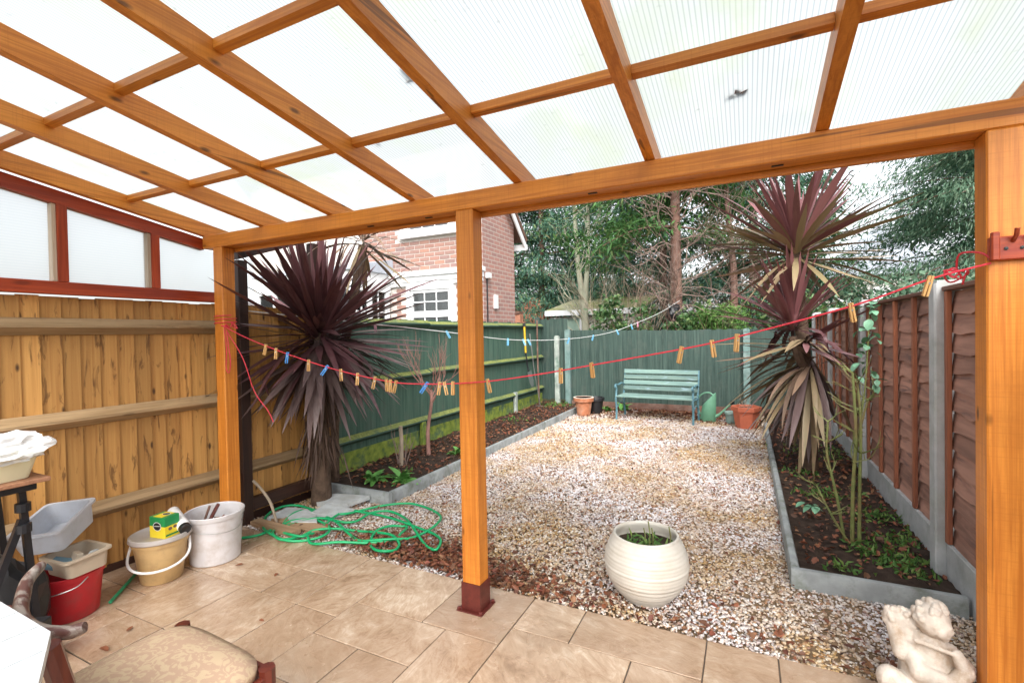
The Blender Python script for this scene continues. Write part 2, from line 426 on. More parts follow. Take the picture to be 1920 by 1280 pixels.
M['gravel'] = islands('white_and_ochre_gravel',
    [(0, (.82, .79, .79)), (.40, (.76, .70, .69)), (.55, (.60, .50, .44)), (.68, (.42, .25, .13)), (.78, (.30, .13, .08)), (.88, (.82, .78, .78)), (.96, (.18, .14, .13)), (1, (.5, .42, .42))], .7, .35,
    patch=(1.1, [(0, (.76, .70, .62)), (.22, (.58, .42, .24)), (.45, (.48, .30, .12)), (.62, (.64, .54, .42)), (.78, (.40, .22, .09)), (.88, (.26, .13, .07)), (1, (.80, .76, .72))]))
M['litter'] = islands('dead_leaves', [(0, (.13, .042, .022)), (.25, (.24, .085, .04)), (.5, (.08, .03, .018)), (.7, (.30, .15, .075)), (.85, (.045, .022, .016)), (1, (.26, .075, .045))], .6, .35)
M['cream_pot'] = plain('cream_glazed_pot', (.60, .565, .50), .45, .08, 6, .1, .5, dirt=(.45, .38, .28), dirt_amt=.35, dirt_scale=7)
M['terracotta'] = plain('terracotta', (.42, .16, .08), .8, .22, 14, .25, .3, dirt=(.55, .42, .33), dirt_amt=.5)
M['terracotta_plastic'] = plain('terracotta_plastic', (.52, .14, .075), .5, .12, 8, .08, .4)
M['white_stain'] = plain('limescale', (.62, .58, .50), .85, .2, 30, .2)
M['can_green'] = plain('pale_green_plastic', (.13, .31, .20), .45, .1, 8, .05, .5)
M['pot_grey'] = plain('grey_green_plastic', (.22, .31, .28), .5, .15, 8, .05, .4)
M['black'] = plain('black_plastic', (.015, .015, .017), .4, .2, 10, .1)
M['black_metal'] = plain('black_painted_metal', (.02, .02, .024), .35, .2, 10, .1, .5, .3)
M['hose'] = plain('green_hose_rubber', (.012, .36, .13), .35, .15, 12, .05, .5)
M['hose_dark'] = plain('green_cane', (.02, .26, .12), .45, .2, 12, .05, .5)
M['white_plastic'] = plain('white_plastic', (.80, .80, .80), .4, .05, 5, .04, .5, dirt=(.62, .58, .50), dirt_amt=.25)
M['bucket_white'] = plain('off_white_bucket', (.62, .60, .61), .42, .06, 5, .05, .5, dirt=(.42, .35, .30), dirt_amt=.5, dirt_scale=11)
M['bucket_beige'] = plain('beige_bucket', (.60, .41, .19), .42, .06, 5, .05, .5, dirt=(.36, .23, .12), dirt_amt=.55, dirt_scale=11)
M['bucket_red'] = plain('red_bucket', (.50, .018, .028), .42, .15, 5, .05, .5, dirt=(.30, .05, .05), dirt_amt=.6, dirt_scale=12)
M['grey_tray'] = plain('light_grey_tray', (.52, .545, .60), .45, .06, 6, .05, .5, dirt=(.38, .36, .35), dirt_amt=.45, dirt_scale=10)
M['beige_tray'] = plain('beige_grey_tray', (.50, .41, .31), .45, .08, 6, .05, .5)
M['cream_tray'] = plain('pale_yellow_tray', (.78, .74, .50), .42, .05, 6, .05, .5)
M['grey_lid'] = plain('translucent_grey_lid', (.45, .41, .38), .4, .08, 6, .05, .5)
M['steel'] = plain('dull_steel', (.45, .45, .45), .35, .15, 20, .1, .5, .9)
M['rust_steel'] = plain('red_brown_painted_steel', (.115, .022, .016), .35, .25, 25, .15, .5, .2)
M['box_green'] = plain('box_green_print', (.015, .26, .075), .4, .05, 6, 0, .5)
M['box_yellow'] = plain('box_yellow_print', (.85, .66, .035), .4, .08, 6, 0, .5)
M['ink'] = plain('black_ink', (.012, .012, .012), .5, 0, 5, 0)
M['ink_white'] = plain('white_ink', (.8, .8, .8), .5, 0, 5, 0)
M['ink_red'] = plain('red_ink', (.45, .03, .05), .5, .1, 5, 0)
M['slab'] = plain('broken_grey_slab', (.46, .48, .48), .8, .18, 12, .3, .3, dirt=(.30, .28, .23), dirt_amt=.5)
M['plank'] = wood('old_plank', (.40, .27, .16), (.26, .16, .09), 0, .7, knots=.4)
M['cord_red'] = plain('red_nylon_cord', (.62, .035, .06), .5, .15, 60, .2)
M['cord_white'] = plain('white_cord', (.66, .68, .66), .55, .1, 60, .2)
M['peg_wood'] = wood('peg_pine', (.66, .40, .16), (.50, .27, .09), 2, .6, knots=0)
M['peg_blue'] = plain('blue_plastic_peg', (.05, .26, .66), .35, .1, 20, 0)
M['peg_pale'] = plain('pale_blue_plastic_peg', (.16, .46, .70), .35, .1, 20, 0)
M['peg_pink'] = plain('pink_plastic_peg', (.62, .28, .38), .35, .1, 20, 0)
M['mahogany'] = wood('dark_red_mahogany', (.13, .026, .014), (.065, .012, .009), 2, .3, knots=0)
M['worn_wood'] = wood('worn_pale_arm', (.30, .265, .235), (.13, .08, .065), 0, .45, knots=0, streak=(.07, .02, .016), streak_amt=.9, sts=(26, 9), st=(.47, .58))
M['white_top'] = plain('white_table_top', (.50, .53, .55), .35, .06, 7, .06, .5, dirt=(.40, .40, .38), dirt_amt=.4, dirt_scale=9)
M['stone'] = plain('weathered_cast_stone', (.54, .475, .41), .8, .22, 14, .5, .3, dirt=(.28, .18, .10), dirt_amt=.7, dirt_scale=11)
M['white_paint'] = plain('white_house_paint', (.80, .81, .82), .5, .05, 4, .05, .4)
M['grey_paint'] = plain('pale_grey_lead', (.42, .46, .52), .6, .15, 6, .1, .4)
M['room_shade'] = plain('dark_room_shade', (.03, .035, .04), .06, .2, 3, 0, .6)  # dark colour stands for the shade inside the rooms
M['blind'] = plain('grey_blind', (.55, .55, .53), .6, .08, 8, 0)
M['roof_tile'] = plain('brown_roof_tile', (.16, .085, .06), .8, .3, 12, .4)
M['moss_roof'] = plain('mossy_felt_roof', (.21, .22, .09), .95, .35, 6, .6, .2, dirt=(.34, .33, .27), dirt_amt=.8, dirt_scale=1.5)
M['shed_wall'] = plain('pale_render', (.52, .50, .47), .85, .2, 3, .2, .3)
M['pink_brick'] = plain('far_pink_brick', (.48, .22, .14), .85, .2, 8, .2, .3)
M['shed_green'] = plain('faded_green_door', (.27, .38, .31), .7, .15, 4, .1, .3)
def brick_obj():
    m, nt, b = nm('facing_brick'); oi = nd(nt, "ShaderNodeObjectInfo"); v = objvec(nt)
    c = ramp(nt, oi.outputs["Random"], [(0, (.24, .10, .07)), (.28, (.31, .14, .10)), (.45, (.19, .11, .10)), (.62, (.36, .16, .10)), (.8, (.15, .10, .10)), (1, (.27, .13, .10))])
    c = mixc(nt, math_(nt, 'MULTIPLY', noise(nt, v, 30, 5, .7), .6), c, (.40, .30, .27))
    setb(nt, b, c, .85, .25); bump(nt, b, noise(nt, v, 90, 4), .4, .004); return m
M['brick'] = brick_obj()
M['mortar'] = plain('pale_mortar', (.56, .52, .48), .95, .12, 20, .2, .2)
def brick_tex():
    m, nt, b = nm('side_wall_brickwork'); tc = nd(nt, "ShaderNodeTexCoord")
    v = mapping(nt, tc.outputs["Object"], (1, 1, 1))
    sep = nd(nt, "ShaderNodeSeparateXYZ"); nt.links.new(v, sep.inputs[0]); cb = nd(nt, "ShaderNodeCombineXYZ")
    nt.links.new(sep.outputs[1], cb.inputs[0]); nt.links.new(sep.outputs[2], cb.inputs[1])
    br = nd(nt, "ShaderNodeTexBrick"); br.inputs["Scale"].default_value = 1; br.inputs["Brick Width"].default_value = .225; br.inputs["Row Height"].default_value = .078; br.inputs["Mortar Size"].default_value = .009
    br.inputs["Color1"].default_value = (.42, .22, .18, 1); br.inputs["Color2"].default_value = (.32, .19, .17, 1); br.inputs["Mortar"].default_value = (.46, .38, .34, 1)
    nt.links.new(cb.outputs[0], br.inputs["Vector"])
    setb(nt, b, br.outputs["Color"], .85, .25); bump(nt, b, br.outputs["Fac"], -.3, .006); return m
M['brick_tex'] = brick_tex()
def fabric():
    m, nt, b = nm('beige_brocade'); v = objvec(nt, False)
    n1 = ramp(nt, noise(nt, v, 26, 3, .5, 2.2), [(.49, (0, 0, 0)), (.53, (1, 1, 1))])
    c = mixc(nt, n1, (.46, .31, .22), (.54, .41, .27))
    c = mixc(nt, math_(nt, 'MULTIPLY', noise(nt, v, 5, 5), .45), c, (.40, .28, .18))
    setb(nt, b, c, .85, .2); bump(nt, b, noise(nt, v, 400, 2), .4, .002); return m
M['fabric'] = fabric()
def bagmat():
    m, nt, b = nm('clear_plastic_bag'); v = objvec(nt)
    setb(nt, b, (.80, .81, .82), .25, .5); out = nt.nodes["Material Output"]
    tr = nd(nt, "ShaderNodeBsdfTransparent"); mx = nd(nt, "ShaderNodeMixShader"); mx.inputs[0].default_value = .72
    nt.links.new(tr.outputs[0], mx.inputs[1]); nt.links.new(b.outputs[0], mx.inputs[2]); nt.links.new(mx.outputs[0], out.inputs[0]); return m
M['bag'] = bagmat()
M['poly_roof'] = polycarb('fluted_polycarbonate_roof', 0, .016)
M['poly_side'] = polycarb('fluted_polycarbonate_side', 2, .016, stain=False)
M['poly_top'] = polycarb('clear_polycarbonate_skin', 0, .016, inner=False)
def swordleaf(name, c0, c1, edge, rough=.33):
    m, nt, b = nm(name); oi = nd(nt, "ShaderNodeObjectInfo"); v = objvec(nt)
    c = mixc(nt, oi.outputs["Random"], c0, c1)
    s = ramp(nt, noise(nt, mapping(nt, v, (2, 60, 60)), 1, 4), [(.4, (0, 0, 0)), (.7, (.6,) * 3)])
    c = mixc(nt, s, c, edge)
    setb(nt, b, c, rough, .5); return m
M['leaf_purple'] = swordleaf('dark_purple_sword_leaf', (.062, .022, .026), (.115, .045, .050), (.18, .10, .10))
M['leaf_bronze'] = swordleaf('bronze_sword_leaf', (.11, .075, .050), (.20, .125, .085), (.24, .17, .11), .4)
M['leaf_wine'] = swordleaf('wine_red_sword_leaf', (.13, .045, .052), (.23, .088, .092), (.21, .11, .10), .36)
M['leaf_tan'] = swordleaf('tan_olive_sword_leaf', (.24, .175, .095), (.34, .23, .15), (.17, .17, .075), .45)
M['leaf_dead'] = swordleaf('dead_brown_sword_leaf', (.045, .024, .016), (.085, .045, .028), (.11, .065, .045), .6)
M['leaf_mauve'] = swordleaf('grey_mauve_sheen_leaf', (.10, .065, .062), (.17, .115, .11), (.22, .16, .15), .36)  # sheen of the drooping leaves is put into this base colour
M['palm_bark'] = plain('cordyline_bark', (.10, .065, .045), .9, .4, 18, .8, .2)
M['bark_brown'] = plain('brown_tree_bark', (.15, .085, .065), .9, .4, 6, .8, .2, dirt=(.26, .18, .15), dirt_amt=.7)
M['bark_pale'] = plain('pale_grey_green_bark', (.36, .36, .27), .85, .25, 5, .4, .2, dirt=(.22, .25, .16), dirt_amt=.6)
M['twig_dead'] = plain('dead_grey_brown_twig', (.27, .195, .165), .9, .3, 8, .3, .2)
M['twig_pink'] = plain('pinkish_maple_twig', (.30, .16, .13), .7, .25, 10, .2, .3)
M['twig_pale'] = plain('pale_straw_twig', (.40, .32, .24), .85, .25, 6, .2, .2)
M['rose_stem'] = plain('green_rose_cane', (.15, .175, .055), .55, .35, 16, .2, .4, dirt=(.20, .10, .05), dirt_amt=.6)
M['leaf_cypress'] = islands('blue_green_cypress_spray', [(0, (.045, .115, .075)), (.35, (.075, .175, .118)), (.7, (.105, .22, .14)), (1, (.18, .24, .10))], .6, .3, .3)
M['leaf_conifer'] = islands('mid_green_conifer_spray', [(0, (.035, .10, .03)), (.5, (.07, .175, .05)), (.85, (.10, .22, .06)), (1, (.16, .14, .07))], .6, .3, .3)
M['leaf_euc'] = islands('grey_green_drooping_leaf', [(0, (.06, .14, .08)), (.5, (.13, .24, .15)), (1, (.23, .32, .21))], .5, .4, .35)
M['leaf_ivy'] = islands('ivy_leaf', [(0, (.025, .075, .022)), (.6, (.065, .15, .045)), (1, (.16, .22, .08))], .45, .45, .15)
M['leaf_feather'] = islands('bright_feathery_conifer', [(0, (.06, .15, .03)), (.6, (.11, .23, .05)), (1, (.18, .28, .08))], .6, .3, .25)
M['leaf_primrose'] = plain('fresh_green_leaf', (.12, .30, .07), .5, .3, 20, .2, .4)
M['leaf_rose'] = plain('blue_green_rose_leaf', (.13, .28, .17), .45, .3, 20, .1, .4)
M['weed'] = islands('weeds', [(0, (.05, .12, .025)), (.5, (.10, .22, .05)), (1, (.20, .28, .07))], .55, .35, .2)

# ================================================================== SETTING
RT = .17                                   # roof fall per metre
def roofz(y, off=0): return 2.268 + off + RT * (2.22 - y)

g = MB().add([(-300, -300, -.07), (300, -300, -.07), (300, 300, -.07), (-300, 300, -.07)], [(0, 1, 2, 3)]).build('ground', M['ground'])
tag(g, 'rough earth ground around and beyond the garden', None, None, 'structure')

# patio: grout slab + tiles of the modular pattern
patio = MB().box(-3.80, 1.02, -1.2, 2.478, -.10, -.006).build('patio', M['grout'])
tag(patio, 'beige stone-look patio paving under the canopy', None, None, 'structure')
U = .1513; X0 = -2.003; Y0 = 2.485
fixed = [(-6, -2, 0, 2), (-8, -6, 0, 2), (-4, -2, 2, 4), (-2, 0, 0, 4), (-8, -4, 2, 4), (0, 3, 0, 3), (3, 6, 0, 3), (6, 8, 0, 2), (8, 12, 0, 2), (12, 14, 0, 4), (14, 18, 0, 2),
         (6, 10, 2, 5), (0, 4, 3, 5), (4, 6, 3, 7), (-2, 0, 4, 7), (-5, -2, 4, 7), (-8, -5, 4, 7), (0, 2, 5, 7), (2, 4, 5, 9), (-7, -5, 7, 9), (-5, -1, 7, 9), (10, 12, 2, 4)]
cx0, cx1, cy1 = -12, 20, 23
occ = {}
for t in fixed:
    for i in range(t[0], t[1]):
        for j in range(t[2], t[3]): occ[i, j] = 1
tiles = list(fixed)
for j in range(cy1):
    for i in range(cx0, cx1):
        if (i, j) in occ: continue
        opts = [(4, 2), (3, 3), (2, 2), (2, 4), (4, 3), (2, 3), (3, 2)]; rnd.shuffle(opts); opts += [(2, 1), (1, 2), (1, 1)]
        for w, h in opts:
            cells = [(i + a, j + b) for a in range(w) for b in range(h)]
            if i + w <= cx1 and all(c not in occ for c in cells):
                for c in cells: occ[c] = 1
                tiles.append((i, i + w, j, j + h)); break
tmesh = {}
for (a, b, c, d) in tiles:
    w, h = (b - a) * U - .0062, (d - c) * U - .0062
    key = (b - a, d - c)
    loc = (X0 + (a + b) / 2 * U, Y0 - (c + d) / 2 * U, rnd.uniform(-.0012, .0012))
    if key not in tmesh:
        o = MB().box(-w / 2, w / 2, -h / 2, h / 2, -.012, 0, .002).build('paving_tile', M['tile'], patio); o.location = loc; tmesh[key] = o
    else: o = cp(tmesh[key], loc, parent=patio)
    o.rotation_euler = (rnd.uniform(-.002, .002), rnd.uniform(-.002, .002), 0)

# gravel bed and the stones on it
GX0, GX1 = -2.90, .255
gb = MB(); gb.add([(-3.75, 2.482, -.022), (1.06, 2.482, -.022), (1.06, 3.42, -.022), (-3.75, 3.42, -.022)], [(0, 1, 2, 3)])
gb.add([(-3.0, 3.42, -.022), (.30, 3.42, -.022), (.30, 9.5, -.022), (-3.0, 9.5, -.022)], [(0, 1, 2, 3)])
tag(gb.build('gravel_ground', M['gravel_bed']), 'sandy bed beneath the loose gravel', None, None, 'structure')
def in_gravel(x, y):
    a = (y > 2.49) & (y < 3.36) & (x > -3.7) & (x < 1.04)
    b = (y >= 3.3) & (y < 9.42) & (x > GX0) & (x < GX1)
    c = (x < GX0) & (y > 3.42 - .02)
    return (a | b) & ~c
cube = np.array([(x, y, z) for x in (-1, 1) for y in (-1, 1) for z in (-1, 1)], float)
cubef = np.array([(0, 1, 3, 2), (4, 6, 7, 5), (0, 4, 5, 1), (2, 3, 7, 6), (0, 2, 6, 4), (1, 5, 7, 3)])
def pebbles(n, y0, y1, smin, smax):
    x = rng.uniform(-3.7, 1.04, n); y = y0 + (y1 - y0) * rng.random(n); k = in_gravel(x, y); x, y = x[k], y[k]; n = len(x)
    s = rng.uniform(smin, smax, n)[:, None, None] * rng.uniform(.6, 1.25, (n, 1, 3)) * np.array([1, 1, .62])
    v = cube[None] * rng.uniform(.35, 1.0, (n, 8, 1)) * s
    an = rng.uniform(0, 6.283, n); c, sn = np.cos(an), np.sin(an)
    tx = rng.uniform(-.5, .5, n)[:, None]
    v[:, :, 2] += tx * v[:, :, 0]
    X = v[:, :, 0] * c[:, None] - v[:, :, 1] * sn[:, None]; Y = v[:, :, 0] * sn[:, None] + v[:, :, 1] * c[:, None]
    v = np.stack([X + x[:, None], Y + y[:, None], v[:, :, 2] + (-.018 + rng.uniform(0, .012, n) + .010 * np.sin(x * 2.1 + y * 1.3))[:, None]], -1)
    return v.reshape(-1, 3), (np.arange(n)[:, None, None] * 8 + cubef[None]).reshape(-1, 4)
vv, ff, o_ = [], [], 0
for a in ((40000, 2.49, 4.0, .0062, .0112), (48000, 4.0, 6.2, .007, .0128), (38000, 6.2, 9.42, .009, .017)):
    v, f = pebbles(*a); vv.append(v); ff.append(f + o_); o_ += len(v)
gr = mass('gravel', np.concatenate(vv), np.concatenate(ff), M['gravel'])
tag(gr, 'white, ochre and brown gravel covering the garden path', 'gravel', None, 'stuff')

# planting beds
def bed(name, x0, x1, y0, y1, z, label):
    nx, ny = int((x1 - x0) / .06), int((y1 - y0) / .06)
    xs, ys = np.meshgrid(np.linspace(x0, x1, nx), np.linspace(y0, y1, ny))
    zz = z + rng.normal(0, .010, xs.shape) + .02 * np.sin(xs * 7 + ys * 3.3) * np.sin(ys * 5)
    V = np.stack([xs, ys, zz], -1).reshape(-1, 3); i = np.arange(nx * ny).reshape(ny, nx)
    F = np.stack([i[:-1, :-1], i[:-1, 1:], i[1:, 1:], i[1:, :-1]], -1).reshape(-1, 4)
    tag(mass(name, V, F, M['soil'], smooth=True), label, None, None, 'structure')
bed('soil_bed', -3.95, -2.94, 3.42, 9.5, .045, 'dark soil of the planting bed along the green fence')
bed('soil_bed', .27, 1.08, 3.33, 9.5, .04, 'dark soil of the planting bed along the brown panel fence')

def litter(n, fx, zf, smin, smax):
    p = fx(n); n = len(p)
    d = rng.normal(size=(n, 3)) * np.array([1, 1, .30]); d = norm(d); L = rng.uniform(smin, smax, n)
    V, F = deadleaf(np.column_stack([p, zf(p) + rng.uniform(0, .012, n)]), d, L, L * rng.uniform(.4, .75, n))
    return V, F
def in_rect(x0, x1, y0, y1): return lambda n: np.column_stack([rng.uniform(x0, x1, n), rng.uniform(y0, y1, n)])
def drift(n):                    # dead leaves blown against the patio's front edge, thickest near the hose
    x = np.concatenate([rng.normal(-1.95, .36, n // 2), rng.normal(-1.5, .4, n // 3), rng.uniform(-3.6, .9, n - n // 2 - n // 3)])
    y = 2.50 + np.abs(rng.normal(0, .15, n)) + np.where(x < -1.6, np.abs(rng.normal(0, .12, n)), 0)
    k = in_gravel(x, y); return np.column_stack([x[k], y[k]])
def scat(n):
    x = rng.uniform(-3.6, .24, n); y = 2.6 + 6.8 * rng.random(n) ** 1.0; k = in_gravel(x, y); return np.column_stack([x[k], y[k]])
def far_end(n):
    return np.column_stack([rng.uniform(-2.85, .2, n), 9.4 - np.abs(rng.normal(0, .45, n))])
sets = [litter(2600, drift, lambda p: 0 * p[:, 0] + .0, .022, .05), litter(1100, scat, lambda p: 0 * p[:, 0] + .0, .02, .042), litter(3000, far_end, lambda p: 0 * p[:, 0], .03, .06)]
V = np.concatenate([a for a, _ in sets]); o_ = 0; F = []
for a, f in sets: F.append(f + o_); o_ += len(a)
tag(mass('leaf_litter', V, np.concatenate(F), M['litter']), 'dead brown leaves scattered over the gravel', 'leaf litter', None, 'stuff')
for (x0, x1, y0, y1, n, lab) in ((-3.9, -2.98, 3.6, 9.4, 2200, 'dead leaves and bark mulch along the green fence'), (.30, 1.05, 3.4, 9.4, 1500, 'dead leaves on the soil by the brown panel fence')):
    V, F = litter(n, in_rect(x0, x1, y0, y1), lambda p: 0 * p[:, 0] + .055, .025, .055)
    tag(mass('leaf_litter', V, F, M['litter']), lab, 'leaf litter', None, 'stuff')
# weeds in the beds
def weeds(cl, n, L, W, lab):
    ps = np.concatenate([np.column_stack([rng.normal(x, s, k), rng.normal(y, s, k), np.full(k, z)]) for x, y, z, s, k in cl])
    d = norm(rng.normal(size=(len(ps), 3)) * np.array([1, 1, .4]) + np.array([0, 0, .9]))
    V, F = leafcloud(ps, d, rng.uniform(L * .5, L * 1.2, len(ps)), rng.uniform(W * .6, W * 1.3, len(ps)), .2, .25)
    tag(mass('weeds', V, F, M['weed']), lab, 'weeds', None, 'stuff')
weeds([(.86, 3.62, .05, .09, 130), (.72, 3.75, .05, .10, 120), (.93, 4.05, .05, .08, 110), (.90, 4.5, .05, .1, 90), (.6, 4.9, .05, .12, 80), (.45, 5.6, .05, .1, 60), (.5, 3.45, .05, .06, 30), (.75, 6.6, .05, .2, 120)], 0, .055, .02, 'low green weeds in the bed below the rose')
weeds([(-3.25, 4.0, .06, .05, 20), (-3.2, 5.0, .06, .05, 30), (-3.5, 7.2, .06, .12, 30), (-3.45, 9.1, .05, .15, 140), (-2.55, 9.2, .0, .08, 30)], 0, .07, .022, 'small weeds in the bed by the green fence')

# concrete edging stones
def edging(label, pts, top, loc):
    t = thing('garden_edging', label, 'edging', loc)
    for (ax, c0, a0, a1) in pts:
        n = max(1, round(abs(a1 - a0) / .9)); st = (a1 - a0) / n
        for i in range(n):
            p, q = a0 + st * i + .003, a0 + st * (i + 1) - .003
            h = .026
            poly = [(c0 - h, -.12), (c0 + h, -.12), (c0 + h, top - .022), (c0 + h * .72, top - .006), (c0, top), (c0 - h * .72, top - .006), (c0 - h, top - .022)]
            MB().prism(poly, 1 if ax == 'y' else 0, p, q).build('edging_stone', M['kerb'], t, world=True, smooth=True)
edging('grey concrete edging around the bed by the green fence', [('y', -2.925, 3.415, 8.95), ('x', 3.39, -3.72, -2.90)], .095, (-2.925, 3.4, 0))
edging('grey concrete edging around the rose and cordyline bed', [('y', .245, 3.285, 8.25), ('x', 3.258, .219, 1.02)], .095, (.245, 3.26, 0))

# ================================================================== CANOPY (lean-to)
can = thing('lean_to_canopy', 'orange pine lean-to canopy with clear fluted polycarbonate roof', 'canopy', (-1.38, 2.27, 0))
def post(x0, x1, z0=.0):
    o = MB().box(x0 - (x0 + x1) / 2, x1 - (x0 + x1) / 2, -.05, .05, z0, 2.171, .005).build('post', M['wood_z'], can)
    o.location = Vector(((x0 + x1) / 2, 2.27, 0)) - wloc(can); return o
for i, (x0, x1) in enumerate(((-3.51, -3.41), (-1.412, -1.304), (.748, .848))):
    p = post(x0, x1, .012); w = (x1 - x0) / 2
    if i == 1:
        s = MB()
        for a, b, c, d in ((-w - .005, w + .005, -.055, -.0505), (-w - .005, w + .005, .0505, .055), (-w - .005, -w - .0005, -.0505, .0505), (w + .0005, w + .005, -.0505, .0505)): s.box(a, b, c, d, .008, .152)
        s.box(-.08, .08, -.08, .08, .001, .007, .002)
        sh = s.build('post_shoe', M['rust_steel'], p)
        for bx in (-.068, .068):
            for by in (-.068, .068): MB().lathe([(.012, .009), (.012, .017), (.007, .022), (0, .022)], 6, bx, by).build('anchor_bolt', M['rust_steel'], p)
bx_ = MB().box(-2.27, 2.28, -.05, .05, 2.172, 2.267, .005).build('front_beam', M['wood_x'], can); bx_.location = Vector((-1.36, 2.27, 0)) - wloc(can)
fb = MB().box(-2.27, 2.28, 0, .022, 2.146, 2.262, .002).build('fascia_board', M['wood_x'], can); fb.location = Vector((-1.36, 2.3225, 0)) - wloc(can)
for x in (-2.05, -1.62, -.66, .12):
    MB().box(x - .022, x + .022, 2.262, 2.276, 2.168, 2.1745).build('bolt_recess', M['ink'], can, world=True)
# rafters, noggins
rx = [-3.63, -2.98, -2.342, -1.70, -1.038, -.383, .271, .90]
def slab(y0, y1, off0, off1):
    return [(y0, roofz(y0, off0)), (y1, roofz(y1, off0)), (y1, roofz(y1, off1)), (y0, roofz(y0, off1))]
raf = None
for i, x in enumerate(rx):
    o = MB().prism(slab(-.25, 2.43, .002, .096), 0, -.0235, .0235)
    o = o.build('rafter', M['wood_y'], can) if raf is None else cp(raf, parent=can)
    raf = raf or o
    o.location = Vector((x, 0, 0)) - wloc(can)
for ny in (1.75, 1.10, .45, -.18):
    for a, b in zip(rx[:-1], rx[1:]):
        h = (b - a) / 2 - .0245; yo = rnd.uniform(-.006, .006)
        pl = [(ny - .018, roofz(ny - .018, .062)), (ny + .018, roofz(ny + .018, .062)), (ny + .018, roofz(ny + .018, .0945)), (ny - .018, roofz(ny - .018, .0945))]
        o = MB().prism([(p[0] - ny, p[1]) for p in pl], 0, -h, h).build('noggin', M['wood_x'], can)
        o.location = Vector(((a + b) / 2, ny + yo, -yo * RT)) - wloc(can)
# roof sheets in four widths, meeting over the rafters
edges = [-3.80, -2.342, -1.038, .271, 1.02]
for a, b in zip(edges[:-1], edges[1:]):
    s = MB(); y0, y1 = -.28, 2.58
    lo = [(a + .003, y0, roofz(y0, .098)), (b - .003, y0, roofz(y0, .098)), (b - .003, y1, roofz(y1, .098)), (a + .003, y1, roofz(y1, .098))]
    hi = [(p[0], p[1], p[2] + .010) for p in lo]
    s.add(lo, [(0, 1, 2, 3)]); s.cur = 1; s.add(hi, [(0, 1, 2, 3)])
    for k in range(4): s.add([lo[k], lo[(k + 1) % 4], hi[(k + 1) % 4], hi[k]], [(0, 1, 2, 3)])
    s.build('roof_sheet', [M['poly_roof'], M['poly_top']], can, world=True)
# red glazed side above the brown fence
SX0, SX1 = -3.735, -3.672
def sl(y, a): return roofz(y) + a
MB().prism([(-.25, sl(-.25, -.085)), (2.258, sl(2.258, -.085)), (2.258, sl(2.258, -.003)), (-.25, sl(-.25, -.003))], 0, SX0, SX1).build('side_top_rail', M['red_y'], can, world=True)
MB().box(SX0, SX1, -.25, 2.405, 1.786, 1.862, .003).build('side_bottom_rail', M['red_y'], can, world=True)
uy = [.35, .88, 1.42, 1.925]
for y in uy:
    u = MB().prism([(y - .024, 1.863), (y + .026, 1.863), (y + .026, sl(y + .026, -.086)), (y - .024, sl(y - .024, -.086))], 0, SX0, SX1 + .002).build('side_upright', M['red_z'], can, world=True)
    MB().prism([(y - .044, 1.864), (y - .0245, 1.864), (y - .0245, sl(y - .0245, -.088)), (y - .044, sl(y - .044, -.088))], 0, SX0, SX1 - .01).build('reflection_strip', M['reflection_z'], u, world=True)  # pale strip added for the reflection on the upright's near face
ye = [-.25] + uy + [2.40]
for a, b in zip(ye[:-1], ye[1:]):
    s = MB(); y0, y1 = a + .03, b - .05 if b < 2.3 else b
    top = lambda y: sl(y, -.087) if y < 2.26 else 2.17
    ins = [(-3.712, y0, 1.864), (-3.712, y1, 1.864), (-3.712, y1, top(y1)), (-3.712, y0, top(y0))]; ou = [(-3.722, p[1], p[2]) for p in ins]
    s.add(ins, [(0, 1, 2, 3)]); s.cur = 1; s.add(ou, [(0, 1, 2, 3)])
    for k in range(4): s.add([ins[k], ins[(k + 1) % 4], ou[(k + 1) % 4], ou[k]], [(0, 1, 2, 3)])
    s.build('side_sheet', [M['poly_side'], M['poly_top']], can, world=True)

# dead leaves lying on the roof
for i, (x, y, s, lab) in enumerate(((-1.14, 1.50, .036, 'dark dead leaf lying on the roof sheet near the top of the canopy'), (-1.60, 1.80, .03, 'small grey leaf on the roof just beyond the far batten'), (-.02, 2.05, .03, 'tan dead leaf on the roof above the front beam'))):
    V, F = leafcloud(np.zeros((3, 3)), rng.normal(size=(3, 3)) * np.array([1, 1, .2]), s * 1.5, s, .3, .1)
    o = mass('dead_leaf', V, F, M['litter']); o.location = (x, y, roofz(y, .113)); tag(o, lab, 'dead leaf')

# ================================================================== BROWN FENCE on the neighbour's side
bf = thing('closeboard_fence', 'honey brown feather-edge board fence under the red glazed side', 'fence', (-3.76, 1.5, 0))
y = .30; proto = []
for w in (.098, .090, .104): proto.append(MB().prism([(0, -w / 2 - .01), (.006, -w / 2 - .01), (.018, w / 2), (0, w / 2)], 2, .06, 1.783).build('board', M['fence_board'], bf) if False else None)
protos = {}
i = 0
while y < 3.42:
    w = (.094, .088, .101)[(i * 7 + i // 3) % 3]
    if w not in protos:
        protos[w] = MB().prism([(0, -w / 2 - .012), (.005, -w / 2 - .012), (.019, w / 2 - .001), (0, w / 2 - .001)], 2, .05, 1.782).build('board', M['fence_board'], bf); o = protos[w]
    else: o = cp(protos[w], parent=bf)
    o.location = Vector((-3.765 + rnd.uniform(-.002, .002), y + w / 2, rnd.uniform(-.012, .0))) - wloc(bf); y += w; i += 1
for z in (1.60, 1.03, .435):
    MB().prism([(-3.747, z - .055), (-3.735, z - .055), (-3.672, z - .012), (-3.672, z + .004), (-3.735, z + .047), (-3.747, z + .047)], 1, .30, 2.40 if z > 1.5 else 3.42).build('rail', M['fence_rail'], bf, world=True)
MB().box(-3.775, -3.747, .30, 3.42, -.03, .048).build('gravel_board', M['dark_wood_y'], bf, world=True)
